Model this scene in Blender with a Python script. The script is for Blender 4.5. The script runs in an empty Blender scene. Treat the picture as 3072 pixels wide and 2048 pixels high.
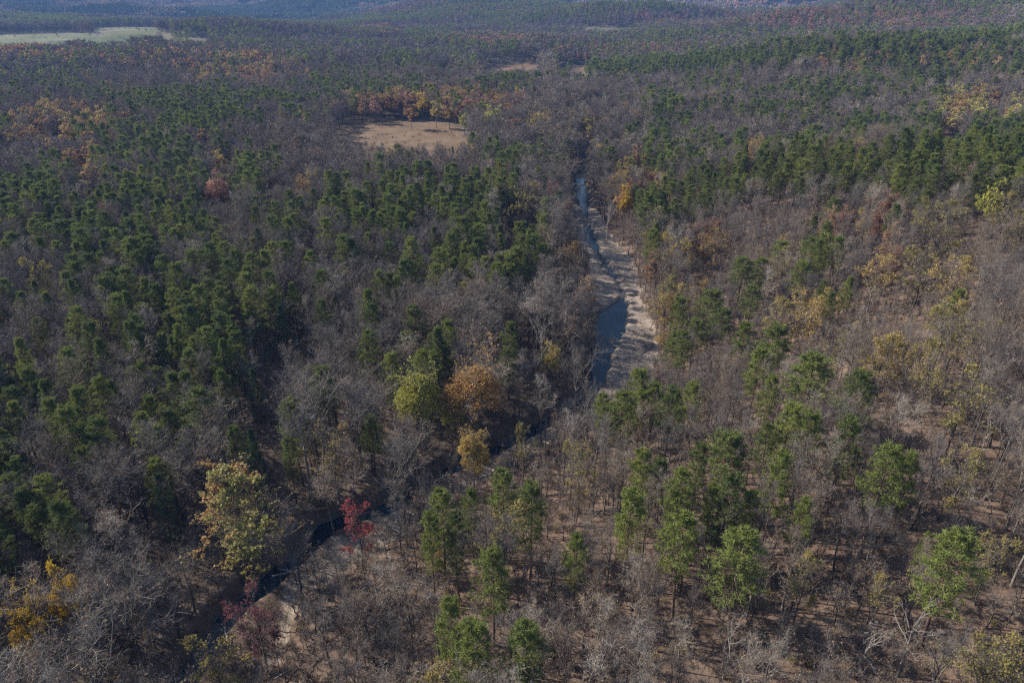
import bpy, math, random
import numpy as np
from mathutils import Vector

# ------------------------------------------------------------------ camera, world, sun, exposure
scene = bpy.context.scene
CAMZ = 110.0
PITCH = 27.0
FPX = 692.0            # focal length in pixels of a 1024 px wide picture
cam_data = bpy.data.cameras.new("camera")
cam = bpy.data.objects.new("camera", cam_data)
scene.collection.objects.link(cam)
cam.location = (0, 0, CAMZ)
cam.rotation_euler = (math.radians(90 - PITCH), 0, 0)
cam_data.sensor_width = 36.0
cam_data.lens = 36.0 * FPX / 1024.0
cam_data.clip_start = 0.5
cam_data.clip_end = 60000
scene.camera = cam

SUN_EL = 34.0
SUN_DIR = (-0.93, 0.37)     # horizontal direction towards the sun
SUN_AZ = math.atan2(SUN_DIR[0], SUN_DIR[1])
world = bpy.data.worlds.new("World")
scene.world = world
world.use_nodes = True
wn = world.node_tree
wn.nodes.clear()
sky = wn.nodes.new("ShaderNodeTexSky")
sky.sky_type = 'NISHITA'
sky.sun_disc = False
sky.sun_elevation = math.radians(SUN_EL)
sky.sun_rotation = SUN_AZ
sky.altitude = 200
sky.ozone_density = 1.6
bg = wn.nodes.new("ShaderNodeBackground")
bg.inputs[1].default_value = 0.115
wo = wn.nodes.new("ShaderNodeOutputWorld")
wn.links.new(sky.outputs[0], bg.inputs[0])
wn.links.new(bg.outputs[0], wo.inputs[0])

sun_data = bpy.data.lights.new("sun", 'SUN')
sun_data.energy = 4.8
sun_data.angle = math.radians(0.5)
sun_data.color = (1.0, 0.93, 0.82)
sun = bpy.data.objects.new("sun", sun_data)
scene.collection.objects.link(sun)
ce = math.cos(math.radians(SUN_EL))
sdir = Vector((SUN_DIR[0] * ce, SUN_DIR[1] * ce, math.sin(math.radians(SUN_EL))))
sun.rotation_euler = sdir.to_track_quat('Z', 'Y').to_euler()
sun.location = (-200, 80, 300)

scene.view_settings.view_transform = 'Standard'
scene.view_settings.look = 'None'
scene.view_settings.gamma = 1.0
scene.view_settings.use_curve_mapping = False
scene.view_settings.exposure = 1.06
scene.cycles.max_bounces = 5
scene.cycles.diffuse_bounces = 3
scene.cycles.glossy_bounces = 2
scene.cycles.transmission_bounces = 3
scene.cycles.volume_bounces = 0
scene.cycles.use_denoising = False
scene.render.film_transparent = False
scene.cycles.pixel_filter_type = 'BLACKMAN_HARRIS'
scene.cycles.filter_width = 1.3

RNG = np.random.RandomState(11)
random.seed(5)

# ------------------------------------------------------------------ noise
def _hash(ix, iy, seed):
    n = (ix.astype(np.int64) * 374761393 + iy.astype(np.int64) * 668265263 + seed * 1274126177) & 0xffffffff
    n = ((n ^ (n >> 13)) * 1274126177) & 0xffffffff
    n = n ^ (n >> 16)
    return (n & 0xffffff) / float(0xffffff)

def vnoise(x, y, seed=0):
    x = np.asarray(x, float); y = np.asarray(y, float)
    ix = np.floor(x); iy = np.floor(y)
    fx = x - ix; fy = y - iy
    fx = fx * fx * fx * (fx * (fx * 6 - 15) + 10); fy = fy * fy * fy * (fy * (fy * 6 - 15) + 10)
    ix = ix.astype(np.int64); iy = iy.astype(np.int64)
    a = _hash(ix, iy, seed); b = _hash(ix + 1, iy, seed); c = _hash(ix, iy + 1, seed); d = _hash(ix + 1, iy + 1, seed)
    return (a * (1 - fx) + b * fx) * (1 - fy) + (c * (1 - fx) + d * fx) * fy

def fbm(x, y, seed=0, octv=4):
    s = 0.0; a = 0.5; n = 0.0
    for o in range(octv):
        s = s + a * vnoise(x * 2 ** o + 17.3 * o, y * 2 ** o - 9.1 * o, seed + o); n += a; a *= 0.5
    return s / n

def sstep(a, b, x):
    t = np.clip((x - a) / (b - a), 0, 1)
    return t * t * (3 - 2 * t)

# ------------------------------------------------------------------ pixels (of the 2352 px wide view) <-> rays
CP, SP = math.cos(math.radians(PITCH)), math.sin(math.radians(PITCH))
K = 1024.0 / 2352.0
def ray(px, py):
    du = (px * K - 512) / FPX; dv = (py * K - 341) / FPX
    return np.array([du, CP - dv * SP, -SP - dv * CP])

def project(x, y, z):
    rz = z - CAMZ
    depth = y * CP - rz * SP
    up = y * SP + rz * CP
    depth = np.where(depth < 1, 1e-3, depth)
    return (512 + FPX * x / depth) / K, (341 - FPX * up / depth) / K, depth

def flat(px, py, z):
    r = ray(px, py); t = (CAMZ - z) / -r[2]
    return r[0] * t, r[1] * t

# ------------------------------------------------------------------ creek centre lines, as world polylines
CH_PX = [(300, 1760), (395, 1600), (440, 1535), (520, 1412), (608, 1335), (690, 1268), (752, 1205), (905, 1155), (960, 1120), (1040, 1072),
         (1170, 1015), (1255, 968), (1345, 925), (1372, 865), (1388, 800), (1400, 755), (1412, 715), (1432, 680), (1418, 640), (1378, 585), (1356, 545),
         (1350, 500), (1338, 445), (1328, 410), (1345, 375), (1350, 345)]
CH_W = [1.6, 1.6, 1.7, 1.8, 2.0, 2.0, 2.0, 1.7, 1.6, 1.6, 1.6, 1.8, 2.3, 2.6, 3.2, 5.2, 5.4, 0.5, 0.5, 1.2, 2.6, 0.8, 3.8, 3.6, 3.4, 3.4]
BAR_PX = [(430, 1760), (560, 1600), (640, 1480), (665, 1370), (745, 1290), (880, 1210), (960, 1170), (1060, 1110), (1200, 1030), (1300, 965), (1395, 905), (1430, 850),
          (1455, 790), (1465, 740), (1420, 690), (1412, 640), (1400, 590), (1362, 545), (1345, 500), (1343, 475)]
BAR_W = [.1, .1, .3, 1.2, 4.5, 4, 2, 1.5, 2.5, 4.5, 7.5, 9, 8, 5, 8, 9.5, 9.5, 8.5, 8, 6]
CH = np.array([flat(a, b, -2.0) for a, b in CH_PX]); BAR = np.array([flat(a, b, -1.0) for a, b in BAR_PX])
_far = np.array([[70, 560], [40, 620], [90, 700], [60, 900]])
CHX = np.vstack([CH, _far]); CHXW = np.array(CH_W + [4, 4, 4, 4], float)

def poly_dist(x, y, P, W):
    """distance to a polyline minus its local half width (negative inside)"""
    best = np.full(np.shape(x), 1e9)
    for i in range(len(P) - 1):
        ax, ay = P[i]; bx, by = P[i + 1]
        dx, dy = bx - ax, by - ay
        t = np.clip(((x - ax) * dx + (y - ay) * dy) / (dx * dx + dy * dy), 0, 1)
        d = np.hypot(x - ax - t * dx, y - ay - t * dy) - (W[i] + t * (W[i + 1] - W[i]))
        best = np.minimum(best, d)
    return best

def river_x(y):
    return np.interp(y, CHX[:, 1], CHX[:, 0])

def creek_masks(x, y):
    near = (y < 950) & (y > 20) & (np.abs(x) < 300)
    dch = np.full(np.shape(x), 1e3); dbar = np.full(np.shape(x), 1e3)
    if np.any(near):
        xn, yn = x[near], y[near]
        wob = (fbm(xn / 7, yn / 7, 5) - 0.5) * 4.0
        dch[near] = poly_dist(xn, yn, CHX, CHXW) + wob * 0.5
        dbar[near] = poly_dist(xn, yn, BAR, np.array(BAR_W, float)) + wob
    return dch, dbar

HILLS = [(330, 2050, 420, 100, 34), (-620, 1650, 380, 95, 24), (950, 1450, 520, 110, 36), (-350, 3250, 700, 130, 52), (1300, 2500, 500, 120, 45), (-1500, 2950, 600, 130, 45), (200, 5600, 1100, 220, 60), (-145, 2450, 330, 230, 30), (-420, 2700, 260, 200, 34), (620, 4600, 420, 330, 45), (1050, 3000, 520, 160, 40), (1500, 3500, 700, 170, 52),
         (-1100, 1350, 500, 200, 26), (-500, 1050, 260, 120, 12), (-2600, 3600, 1200, 400, 60), (-2900, 2700, 420, 150, 35),
         (1900, 2000, 900, 300, 60), (-1400, 2150, 420, 180, 12), (2900, 5200, 1500, 400, 75), (-1500, 6000, 1500, 420, 85), (400, 7600, 1600, 420, 50)]

def height(x, y):
    x = np.asarray(x, float); y = np.asarray(y, float)
    r = np.hypot(x, y)
    s = x - river_x(y)
    # near hillside that climbs to the right of the creek
    amp = 0.62 + 0.38 * sstep(40, 220, y)
    n = 0.646 * (x - 98) + 0.763 * (y - 385)
    near_hill = (38 * sstep(14, 150, s) + 22 * sstep(120, 330, s)) * amp * (1 - 0.96 * sstep(-12, 85, n))
    hump = 5 * (fbm(x / 70, y / 70, 41, 3) - 0.5) * sstep(20, 90, s)
    # second slope beyond the ravine
    far_hill = sstep(120, 420, n) * (16 * sstep(40, 260, s) + 55 * sstep(250, 1100, s)) * (1 - 0.6 * sstep(1300, 2600, y))
    d = 0.2 * (x - 120) + 0.98 * (y - 860)
    ridge2 = 26 * sstep(70, 320, s) * np.exp(-(d / 90) ** 2)
    base = (fbm(x / 160, y / 160, 3, 4) - 0.5) * (5 + 16 * sstep(350, 1400, r)) * sstep(5, 40, np.abs(s) + 0.02 * r)
    mid = (fbm(x / 760, y / 400, 7, 4) - 0.48) * 150 * sstep(900, 3200, r)
    rid = np.abs(fbm(x / 1500, y / 800, 21, 4) - 0.5) * 2
    far = (0.55 - rid) * 230 * sstep(2800, 7500, r)
    h = near_hill + hump + far_hill + ridge2 + base + mid + far
    for (hx, hy, sx, sy, a) in HILLS:
        h = h + a * np.exp(-((x - hx) / sx) ** 2 - ((y - hy) / sy) ** 2)
    # open valley in front of the far fields
    for (hx, hy, sx, sy, lev) in FLATS:
        w = np.exp(-(((x - hx) / sx) ** 2 + ((y - hy) / sy) ** 2) ** 1.5)
        h = h * (1 - w) + lev * w
    h = np.clip(h, -12, 150)
    dch, dbar = creek_masks(x, y)
    bed = np.where(dch < 0, -3.2 - 0.25 * np.clip(-dch, 0, 3), -3.2 + np.clip(dch, 0, 9) * 1.25)
    barz = -1.75 + 0.35 * (fbm(x / 9, y / 9, 9, 3) - 0.5) + np.clip(dbar, 0, 9) * 0.5
    barz = np.where(dch < 1.5, np.minimum(barz, -3.1 + np.clip(dch + 1.5, 0, 3) * 0.5), barz)
    cut = np.where(dbar < 0, barz, np.minimum(bed, barz))
    h = np.where(dbar < 0, barz, np.minimum(h, np.where((dch < 9) | (dbar < 9), cut, 1e3)))
    h = np.where(dch < 0, bed, h)
    return h

FLATS = [(-230, 1e9, 1, 1, 0)]
FLATS = [(-72, 610, 130, 110, 0.0), (-1000, 2050, 620, 300, 14.0), (10, 1380, 260, 120, 12.0), (430, 2700, 260, 160, 8.0)]

def hit(px, py, h=0.0):
    """world point where the ray through a pixel meets the terrain lifted by h"""
    r = ray(px, py); L = np.linalg.norm(r); r = r / L
    t = np.geomspace(40, 15000, 2600)
    P = r[None, :] * t[:, None]
    g = P[:, 2] + CAMZ - height(P[:, 0], P[:, 1]) - h
    k = np.argmax(g < 0)
    if g[k] >= 0: k = len(t) - 1
    a, b = t[max(k - 1, 0)], t[k]
    tt = np.linspace(a, b, 24); P = r[None, :] * tt[:, None]
    g = P[:, 2] + CAMZ - height(P[:, 0], P[:, 1]) - h
    j = np.argmax(g < 0) if np.any(g < 0) else 23
    x, y = P[j, 0], P[j, 1]
    return x, y, float(height(np.array([x]), np.array([y]))[0])

def in_poly(px, py, poly):
    inside = np.zeros(np.shape(px), bool)
    n = len(poly); j = n - 1
    for i in range(n):
        xi, yi = poly[i]; xj, yj = poly[j]
        c = ((yi > py) != (yj > py)) & (px < (xj - xi) * (py - yi) / ((yj - yi) if yj != yi else 1e-9) + xi)
        inside ^= c; j = i
    return inside

# open ground: outlines measured on the picture, dropped onto the terrain as world polygons
FIELDS_PX = [
    ('meadow', [(770, 322), (800, 283), (850, 275), (950, 278), (1010, 281), (1052, 290), (1060, 312), (1090, 312), (1085, 326), (1000, 328), (880, 332)]),
    ('meadow', [(975, 176), (1000, 173), (1056, 181), (1060, 186), (1010, 182)]),
    ('meadow', [(1092, 158), (1150, 148), (1200, 141), (1240, 152), (1246, 158), (1170, 160)]),
    ('meadow', [(1275, 160), (1282, 152), (1340, 153), (1378, 157), (1340, 164)]),
    ('grass', [(-120, 82), (0, 80), (150, 76), (213, 80), (300, 76), (412, 74), (355, 81), (300, 84), (290, 94), (215, 96), (190, 88), (165, 90), (150, 99), (0, 98), (-120, 99)]),
    ('grass', [(216, 65), (280, 63), (352, 64), (362, 70), (300, 72), (214, 71)]),
    ('grass', [(365, 85), (465, 86), (492, 95), (430, 90), (380, 89)]),
    ('grass', [(1320, 66), (1400, 63), (1480, 61), (1440, 66), (1370, 70)]),
    ('meadow', [(2160, 60), (2210, 60), (2210, 63), (2160, 63)]),
]
FIELDS_PX = FIELDS_PX[:8]
fields_world = [(k, [hit(a, b)[:2] for a, b in P]) for k, P in FIELDS_PX]

# ------------------------------------------------------------------ mesh helpers
class Geo:
    def __init__(s): s.V = []; s.F = []; s.M = []; s.n = 0
    def add(s, V, F, m=0):
        V = np.asarray(V, np.float32).reshape(-1, 3); F = np.asarray(F, np.int32).reshape(-1, 3)
        s.V.append(V); s.F.append(F + s.n); s.M.append(np.full(len(F), m, np.int32)); s.n += len(V)
    def slivers(s, O, D, L, W, m=0, side=None, rng=RNG):
        O = np.asarray(O, float); D = np.asarray(D, float)
        D = D / np.maximum(np.linalg.norm(D, axis=1, keepdims=True), 1e-6)
        if side is None:
            side = np.cross(D, rng.normal(size=O.shape))
        side = side / np.maximum(np.linalg.norm(side, axis=1, keepdims=True), 1e-6)
        L = np.broadcast_to(L, (len(O),))[:, None]; W = np.broadcast_to(W, (len(O),))[:, None] * 0.5
        V = np.stack([O - side * W, O + side * W, O + D * L], 1)
        s.add(V, np.arange(3 * len(O)).reshape(-1, 3), m)
    def prisms(s, A, B, ra, rb, n=3, m=0):
        A = np.asarray(A, float); B = np.asarray(B, float); D = B - A
        D = D / np.maximum(np.linalg.norm(D, axis=1, keepdims=True), 1e-6)
        ref = np.where(np.abs(D[:, 2:3]) > 0.9, np.array([[1., 0, 0]]), np.array([[0, 0, 1.]]))
        U = np.cross(D, ref); U /= np.maximum(np.linalg.norm(U, axis=1, keepdims=True), 1e-6)
        Wv = np.cross(D, U)
        ra = np.broadcast_to(ra, (len(A),))[:, None]; rb = np.broadcast_to(rb, (len(A),))[:, None]
        rings = []
        for k in range(n):
            a = 2 * math.pi * k / n
            d = U * math.cos(a) + Wv * math.sin(a)
            rings.append((A + d * ra, B + d * rb))
        V = np.stack([r[0] for r in rings] + [r[1] for r in rings], 1)
        base = []
        for k in range(n):
            k2 = (k + 1) % n
            base += [(k, k2, n + k), (k2, n + k2, n + k)]
        base = np.array(base)
        F = (np.arange(len(A))[:, None, None] * 2 * n + base[None]).reshape(-1, 3)
        s.add(V, F, m)
    def tube(s, P, R, n=6, m=0):
        P = np.asarray(P, float)
        V = []
        for i in range(len(P)):
            d = P[min(i + 1, len(P) - 1)] - P[max(i - 1, 0)]; d = d / max(np.linalg.norm(d), 1e-6)
            ref = np.array([1., 0, 0]) if abs(d[2]) > 0.6 else np.array([0, 0, 1.])
            u = np.cross(d, ref); u /= np.linalg.norm(u); w = np.cross(d, u)
            for k in range(n):
                a = 2 * math.pi * k / n
                V.append(P[i] + (u * math.cos(a) + w * math.sin(a)) * R[i])
        F = []
        for i in range(len(P) - 1):
            for k in range(n):
                a = i * n + k; b = i * n + (k + 1) % n
                F += [(a, b, a + n), (b, b + n, a + n)]
        s.add(V, F, m)
    def leaves(s, C, size, m=0, rng=RNG, up=0.3):
        """small bent leaf sprays: two triangles each"""
        n = len(C)
        N = rng.normal(size=(n, 3)); N[:, 2] = np.abs(N[:, 2]) + up
        N /= np.linalg.norm(N, axis=1, keepdims=True)
        U = np.cross(N, rng.normal(size=(n, 3))); U /= np.maximum(np.linalg.norm(U, axis=1, keepdims=True), 1e-6)
        W = np.cross(N, U)
        sz = np.broadcast_to(size, (n,))[:, None] * rng.uniform(0.6, 1.4, (n, 1))
        a = C - U * sz * 0.5; b = C + W * sz * 0.38; c = C + U * sz * 0.5 + N * sz * 0.15; d = C - W * sz * 0.38
        V = np.stack([a, b, c, d], 1)
        F = (np.arange(n)[:, None, None] * 4 + np.array([[0, 1, 2], [0, 2, 3]])[None]).reshape(-1, 3)
        s.add(V, F, m)
    def mesh(s, name, mats, attrs=None):
        V = np.concatenate(s.V); F = np.concatenate(s.F); M = np.concatenate(s.M)
        me = bpy.data.meshes.new(name)
        me.vertices.add(len(V)); me.vertices.foreach_set('co', V.astype(np.float32).ravel())
        me.loops.add(len(F) * 3); me.loops.foreach_set('vertex_index', F.astype(np.int32).ravel())
        me.polygons.add(len(F)); me.polygons.foreach_set('loop_start', (np.arange(len(F)) * 3).astype(np.int32))
        me.polygons.foreach_set('loop_total', np.full(len(F), 3, np.int32))
        for mt in mats: me.materials.append(mt)
        me.polygons.foreach_set('material_index', M)
        if attrs:
            for k, v in attrs.items():
                at = me.attributes.new(k, 'FLOAT', 'POINT'); at.data.foreach_set('value', np.asarray(v, np.float32).ravel())
        me.update(calc_edges=True)
        return me

def obj(name, me, parent=None, **props):
    o = bpy.data.objects.new(name, me)
    scene.collection.objects.link(o)
    if parent is not None: o.parent = parent
    for k, v in props.items(): o[k] = v
    return o

# ------------------------------------------------------------------ materials
def new_mat(name):
    m = bpy.data.materials.new(name); m.use_nodes = True
    nt = m.node_tree; nt.nodes.clear()
    out = nt.nodes.new('ShaderNodeOutputMaterial')
    return m, nt, out

def ramp(nt, stops, fac=None, interp='LINEAR'):
    r = nt.nodes.new('ShaderNodeValToRGB'); cr = r.color_ramp; cr.interpolation = interp
    while len(cr.elements) < len(stops): cr.elements.new(0.5)
    for e, (p, c) in zip(cr.elements, stops): e.position = p; e.color = (*c, 1)
    if fac is not None: nt.links.new(fac, r.inputs[0])
    return r

def foliage_mat(name, stops, trans=0.35, patch=0.5, scale=0.35, rough=0.6, spec=0.1):
    """leaf / needle / twig colour: one hue per plant (object random), broken up by noise in object space"""
    m, nt, out = new_mat(name)
    oi = nt.nodes.new('ShaderNodeObjectInfo')
    tc = nt.nodes.new('ShaderNodeTexCoord')
    no = nt.nodes.new('ShaderNodeTexNoise'); no.inputs['Scale'].default_value = scale; no.inputs['Detail'].default_value = 3
    no.noise_dimensions = '4D'
    nt.links.new(tc.outputs['Object'], no.inputs['Vector']); 
    mw = nt.nodes.new('ShaderNodeMath'); mw.operation = 'MULTIPLY'; mw.inputs[1].default_value = 37.0
    nt.links.new(oi.outputs['Random'], mw.inputs[0]); nt.links.new(mw.outputs[0], no.inputs['W'])
    sub = nt.nodes.new('ShaderNodeMath'); sub.operation = 'MULTIPLY_ADD'; sub.inputs[1].default_value = patch * 2.2; sub.inputs[2].default_value = -patch * 1.1
    nt.links.new(no.outputs['Fac'], sub.inputs[0])
    ad = nt.nodes.new('ShaderNodeMath'); ad.operation = 'ADD'; ad.use_clamp = True
    nt.links.new(sub.outputs[0], ad.inputs[0]); nt.links.new(oi.outputs['Random'], ad.inputs[1])
    r = ramp(nt, stops, ad.outputs[0])
    df = nt.nodes.new('ShaderNodeBsdfPrincipled'); df.inputs['Roughness'].default_value = rough
    df.inputs['Specular IOR Level'].default_value = spec
    nt.links.new(r.outputs[0], df.inputs['Base Color'])
    if trans > 0:
        tr = nt.nodes.new('ShaderNodeBsdfTranslucent'); nt.links.new(r.outputs[0], tr.inputs['Color'])
        mx = nt.nodes.new('ShaderNodeMixShader'); mx.inputs[0].default_value = trans
        nt.links.new(df.outputs[0], mx.inputs[1]); nt.links.new(tr.outputs[0], mx.inputs[2])
        nt.links.new(mx.outputs[0], out.inputs[0])
    else:
        nt.links.new(df.outputs[0], out.inputs[0])
    return m

M_needle = foliage_mat('pine needles', [(0.0, (0.080, 0.100, 0.036)), (0.35, (0.116, 0.138, 0.040)), (0.7, (0.142, 0.166, 0.042)), (1.0, (0.172, 0.188, 0.046))], 0.3, 0.55, 0.5)
M_needle_dark = foliage_mat('cedar needles', [(0.0, (0.032, 0.055, 0.026)), (0.6, (0.045, 0.072, 0.030)), (1.0, (0.060, 0.085, 0.034))], 0.25, 0.4, 0.6)
M_twig = foliage_mat('bare twigs', [(0.0, (0.095, 0.084, 0.078)), (0.3, (0.130, 0.112, 0.100)), (0.6, (0.165, 0.142, 0.122)), (0.8, (0.150, 0.112, 0.086)), (0.92, (0.19, 0.14, 0.105)), (1.0, (0.27, 0.235, 0.20))], 0.0, 0.3, 0.3, 0.8)
M_bark = foliage_mat('grey bark', [(0.0, (0.050, 0.042, 0.037)), (0.55, (0.085, 0.072, 0.063)), (1.0, (0.20, 0.175, 0.155))], 0.0, 0.4, 1.2, 0.85)
M_pinebark = foliage_mat('pine bark', [(0.0, (0.065, 0.045, 0.036)), (0.6, (0.105, 0.068, 0.050)), (1.0, (0.150, 0.105, 0.080))], 0.0, 0.4, 1.5, 0.9)
M_white = foliage_mat('pale bark', [(0.0, (0.22, 0.20, 0.18)), (1.0, (0.36, 0.33, 0.30))], 0.0, 0.3, 1.0, 0.7)
M_deadbark = foliage_mat('weathered wood', [(0.0, (0.17, 0.155, 0.14)), (1.0, (0.29, 0.265, 0.24))], 0.0, 0.3, 1.0, 0.8)
M_lf_brown = foliage_mat('brown leaves', [(0.0, (0.15, 0.085, 0.050)), (0.5, (0.22, 0.135, 0.075)), (1.0, (0.28, 0.21, 0.11))], 0.35, 0.5, 0.3)
M_lf_yellow = foliage_mat('yellow leaves', [(0.0, (0.27, 0.18, 0.065)), (0.5, (0.36, 0.245, 0.075)), (1.0, (0.39, 0.31, 0.11))], 0.4, 0.5, 0.22)
M_lf_gold = foliage_mat('golden leaves', [(0.0, (0.36, 0.22, 0.025)), (1.0, (0.46, 0.31, 0.035))], 0.4, 0.5, 0.22)
M_lf_lime = foliage_mat('yellow green leaves', [(0.0, (0.30, 0.29, 0.060)), (0.5, (0.40, 0.37, 0.085)), (1.0, (0.46, 0.41, 0.11))], 0.4, 0.5, 0.2)
M_lf_orange = foliage_mat('orange leaves', [(0.0, (0.28, 0.145, 0.068)), (0.5, (0.35, 0.205, 0.080)), (1.0, (0.37, 0.26, 0.10))], 0.4, 0.6, 0.2)
M_lf_rust = foliage_mat('rust leaves', [(0.0, (0.20, 0.090, 0.058)), (0.5, (0.25, 0.135, 0.080)), (1.0, (0.29, 0.19, 0.11))], 0.35, 0.5, 0.2)
M_lf_red = foliage_mat('crimson leaves', [(0.0, (0.30, 0.070, 0.070)), (1.0, (0.44, 0.12, 0.11))], 0.4, 0.5, 0.25)
M_lf_pink = foliage_mat('dusty red leaves', [(0.0, (0.28, 0.125, 0.095)), (1.0, (0.38, 0.21, 0.155))], 0.4, 0.5, 0.25)
M_lf_olive = foliage_mat('olive leaves', [(0.0, (0.16, 0.135, 0.045)), (0.5, (0.24, 0.195, 0.065)), (1.0, (0.32, 0.23, 0.065))], 0.35, 0.6, 0.25)
M_lf_amber = foliage_mat('amber leaves', [(0.0, (0.23, 0.145, 0.050)), (0.5, (0.30, 0.20, 0.060)), (1.0, (0.33, 0.235, 0.07))], 0.35, 0.6, 0.25)
M_lf_maroon = foliage_mat('maroon leaves', [(0.0, (0.14, 0.055, 0.055)), (1.0, (0.25, 0.085, 0.080))], 0.35, 0.6, 0.25)
M_lf_mixed = foliage_mat('turning leaves', [(0.0, (0.115, 0.125, 0.042)), (0.35, (0.19, 0.185, 0.06)), (0.70, (0.25, 0.225, 0.075)), (0.9, (0.28, 0.215, 0.080)), (1.0, (0.31, 0.19, 0.08))], 0.35, 1.3, 0.13)

def ground_material():
    m, nt, out = new_mat('forest floor')
    tc = nt.nodes.new('ShaderNodeNewGeometry')
    def noise(sc, det=6, rough=0.6):
        n = nt.nodes.new('ShaderNodeTexNoise'); n.inputs['Scale'].default_value = sc; n.inputs['Detail'].default_value = det
        n.inputs['Roughness'].default_value = rough
        nt.links.new(tc.outputs['Position'], n.inputs['Vector']); return n.outputs['Fac']
    def attr(nm):
        a = nt.nodes.new('ShaderNodeAttribute'); a.attribute_name = nm; return a.outputs['Fac']
    def mix(a, b, f):
        x = nt.nodes.new('ShaderNodeMix'); x.data_type = 'RGBA'
        nt.links.new(f, x.inputs[0]); nt.links.new(a, x.inputs[6]); nt.links.new(b, x.inputs[7]); return x.outputs[2]
    def math2(op, a, b, clamp=False):
        x = nt.nodes.new('ShaderNodeMath'); x.operation = op; x.use_clamp = clamp
        for i, v in enumerate((a, b)):
            if isinstance(v, (int, float)): x.inputs[i].default_value = v
            else: nt.links.new(v, x.inputs[i])
        return x.outputs[0]
    big = noise(0.05, 5); fine = noise(2.6, 9, 0.85)
    mid = noise(0.45, 6, 0.8)
    f = math2('ADD', math2('MULTIPLY', big, 0.22), math2('ADD', math2('MULTIPLY', mid, 0.33), math2('MULTIPLY', fine, 0.45)))
    litter = ramp(nt, [(0.36, (0.034, 0.027, 0.022)), (0.44, (0.078, 0.056, 0.044)), (0.51, (0.130, 0.088, 0.065)), (0.57, (0.175, 0.120, 0.086)), (0.66, (0.225, 0.170, 0.125)), (0.78, (0.29, 0.24, 0.18))], f).outputs[0]
    v = nt.nodes.new('ShaderNodeTexVoronoi'); v.inputs['Scale'].default_value = 2.2
    nt.links.new(tc.outputs['Position'], v.inputs['Vector'])
    gf = math2('ADD', math2('MULTIPLY', v.outputs['Distance'], 0.45), math2('MULTIPLY', noise(0.22, 8, 0.7), 0.65))
    gravel = ramp(nt, [(0.30, (0.075, 0.058, 0.044)), (0.42, (0.130, 0.102, 0.080)), (0.52, (0.185, 0.148, 0.116)), (0.62, (0.225, 0.182, 0.145)), (0.8, (0.31, 0.26, 0.215))], gf).outputs[0]
    meadow = ramp(nt, [(0.34, (0.070, 0.044, 0.026)), (0.48, (0.115, 0.074, 0.042)), (0.58, (0.150, 0.102, 0.060)), (0.7, (0.20, 0.15, 0.09))],
                  math2('ADD', math2('MULTIPLY', noise(0.06, 8, 0.7), 0.6), math2('MULTIPLY', noise(0.7, 4), 0.4))).outputs[0]
    grass = ramp(nt, [(0.32, (0.034, 0.048, 0.016)), (0.47, (0.060, 0.074, 0.024)), (0.56, (0.095, 0.092, 0.036)), (0.68, (0.115, 0.092, 0.048))], noise(0.012, 8, 0.7)).outputs[0]
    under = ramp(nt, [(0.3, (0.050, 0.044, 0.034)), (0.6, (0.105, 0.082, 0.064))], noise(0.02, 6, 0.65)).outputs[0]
    gm = math2('MULTIPLY', math2('SUBTRACT', math2('ADD', attr('gravel'), math2('MULTIPLY', math2('SUBTRACT', noise(0.5, 6, 0.7), 0.5), 0.9)), 0.38), 5.0, True)
    wet = attr('wet')
    wetc = nt.nodes.new('ShaderNodeRGB'); wetc.outputs[0].default_value = (0.055, 0.062, 0.050, 1)
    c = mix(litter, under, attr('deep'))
    c = mix(c, meadow, attr('meadow')); c = mix(c, grass, attr('pasture'))
    c = mix(c, gravel, gm); c = mix(c, wetc.outputs[0], wet)
    p = nt.nodes.new('ShaderNodeBsdfPrincipled'); p.inputs['Roughness'].default_value = 0.9; p.inputs['Specular IOR Level'].default_value = 0.15
    nt.links.new(c, p.inputs['Base Color'])
    b = nt.nodes.new('ShaderNodeBump'); b.inputs['Strength'].default_value = 0.7; b.inputs['Distance'].default_value = 0.25
    nt.links.new(fine, b.inputs['Height']); nt.links.new(b.outputs[0], p.inputs['Normal'])
    nt.links.new(p.outputs[0], out.inputs[0])
    return m

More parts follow.
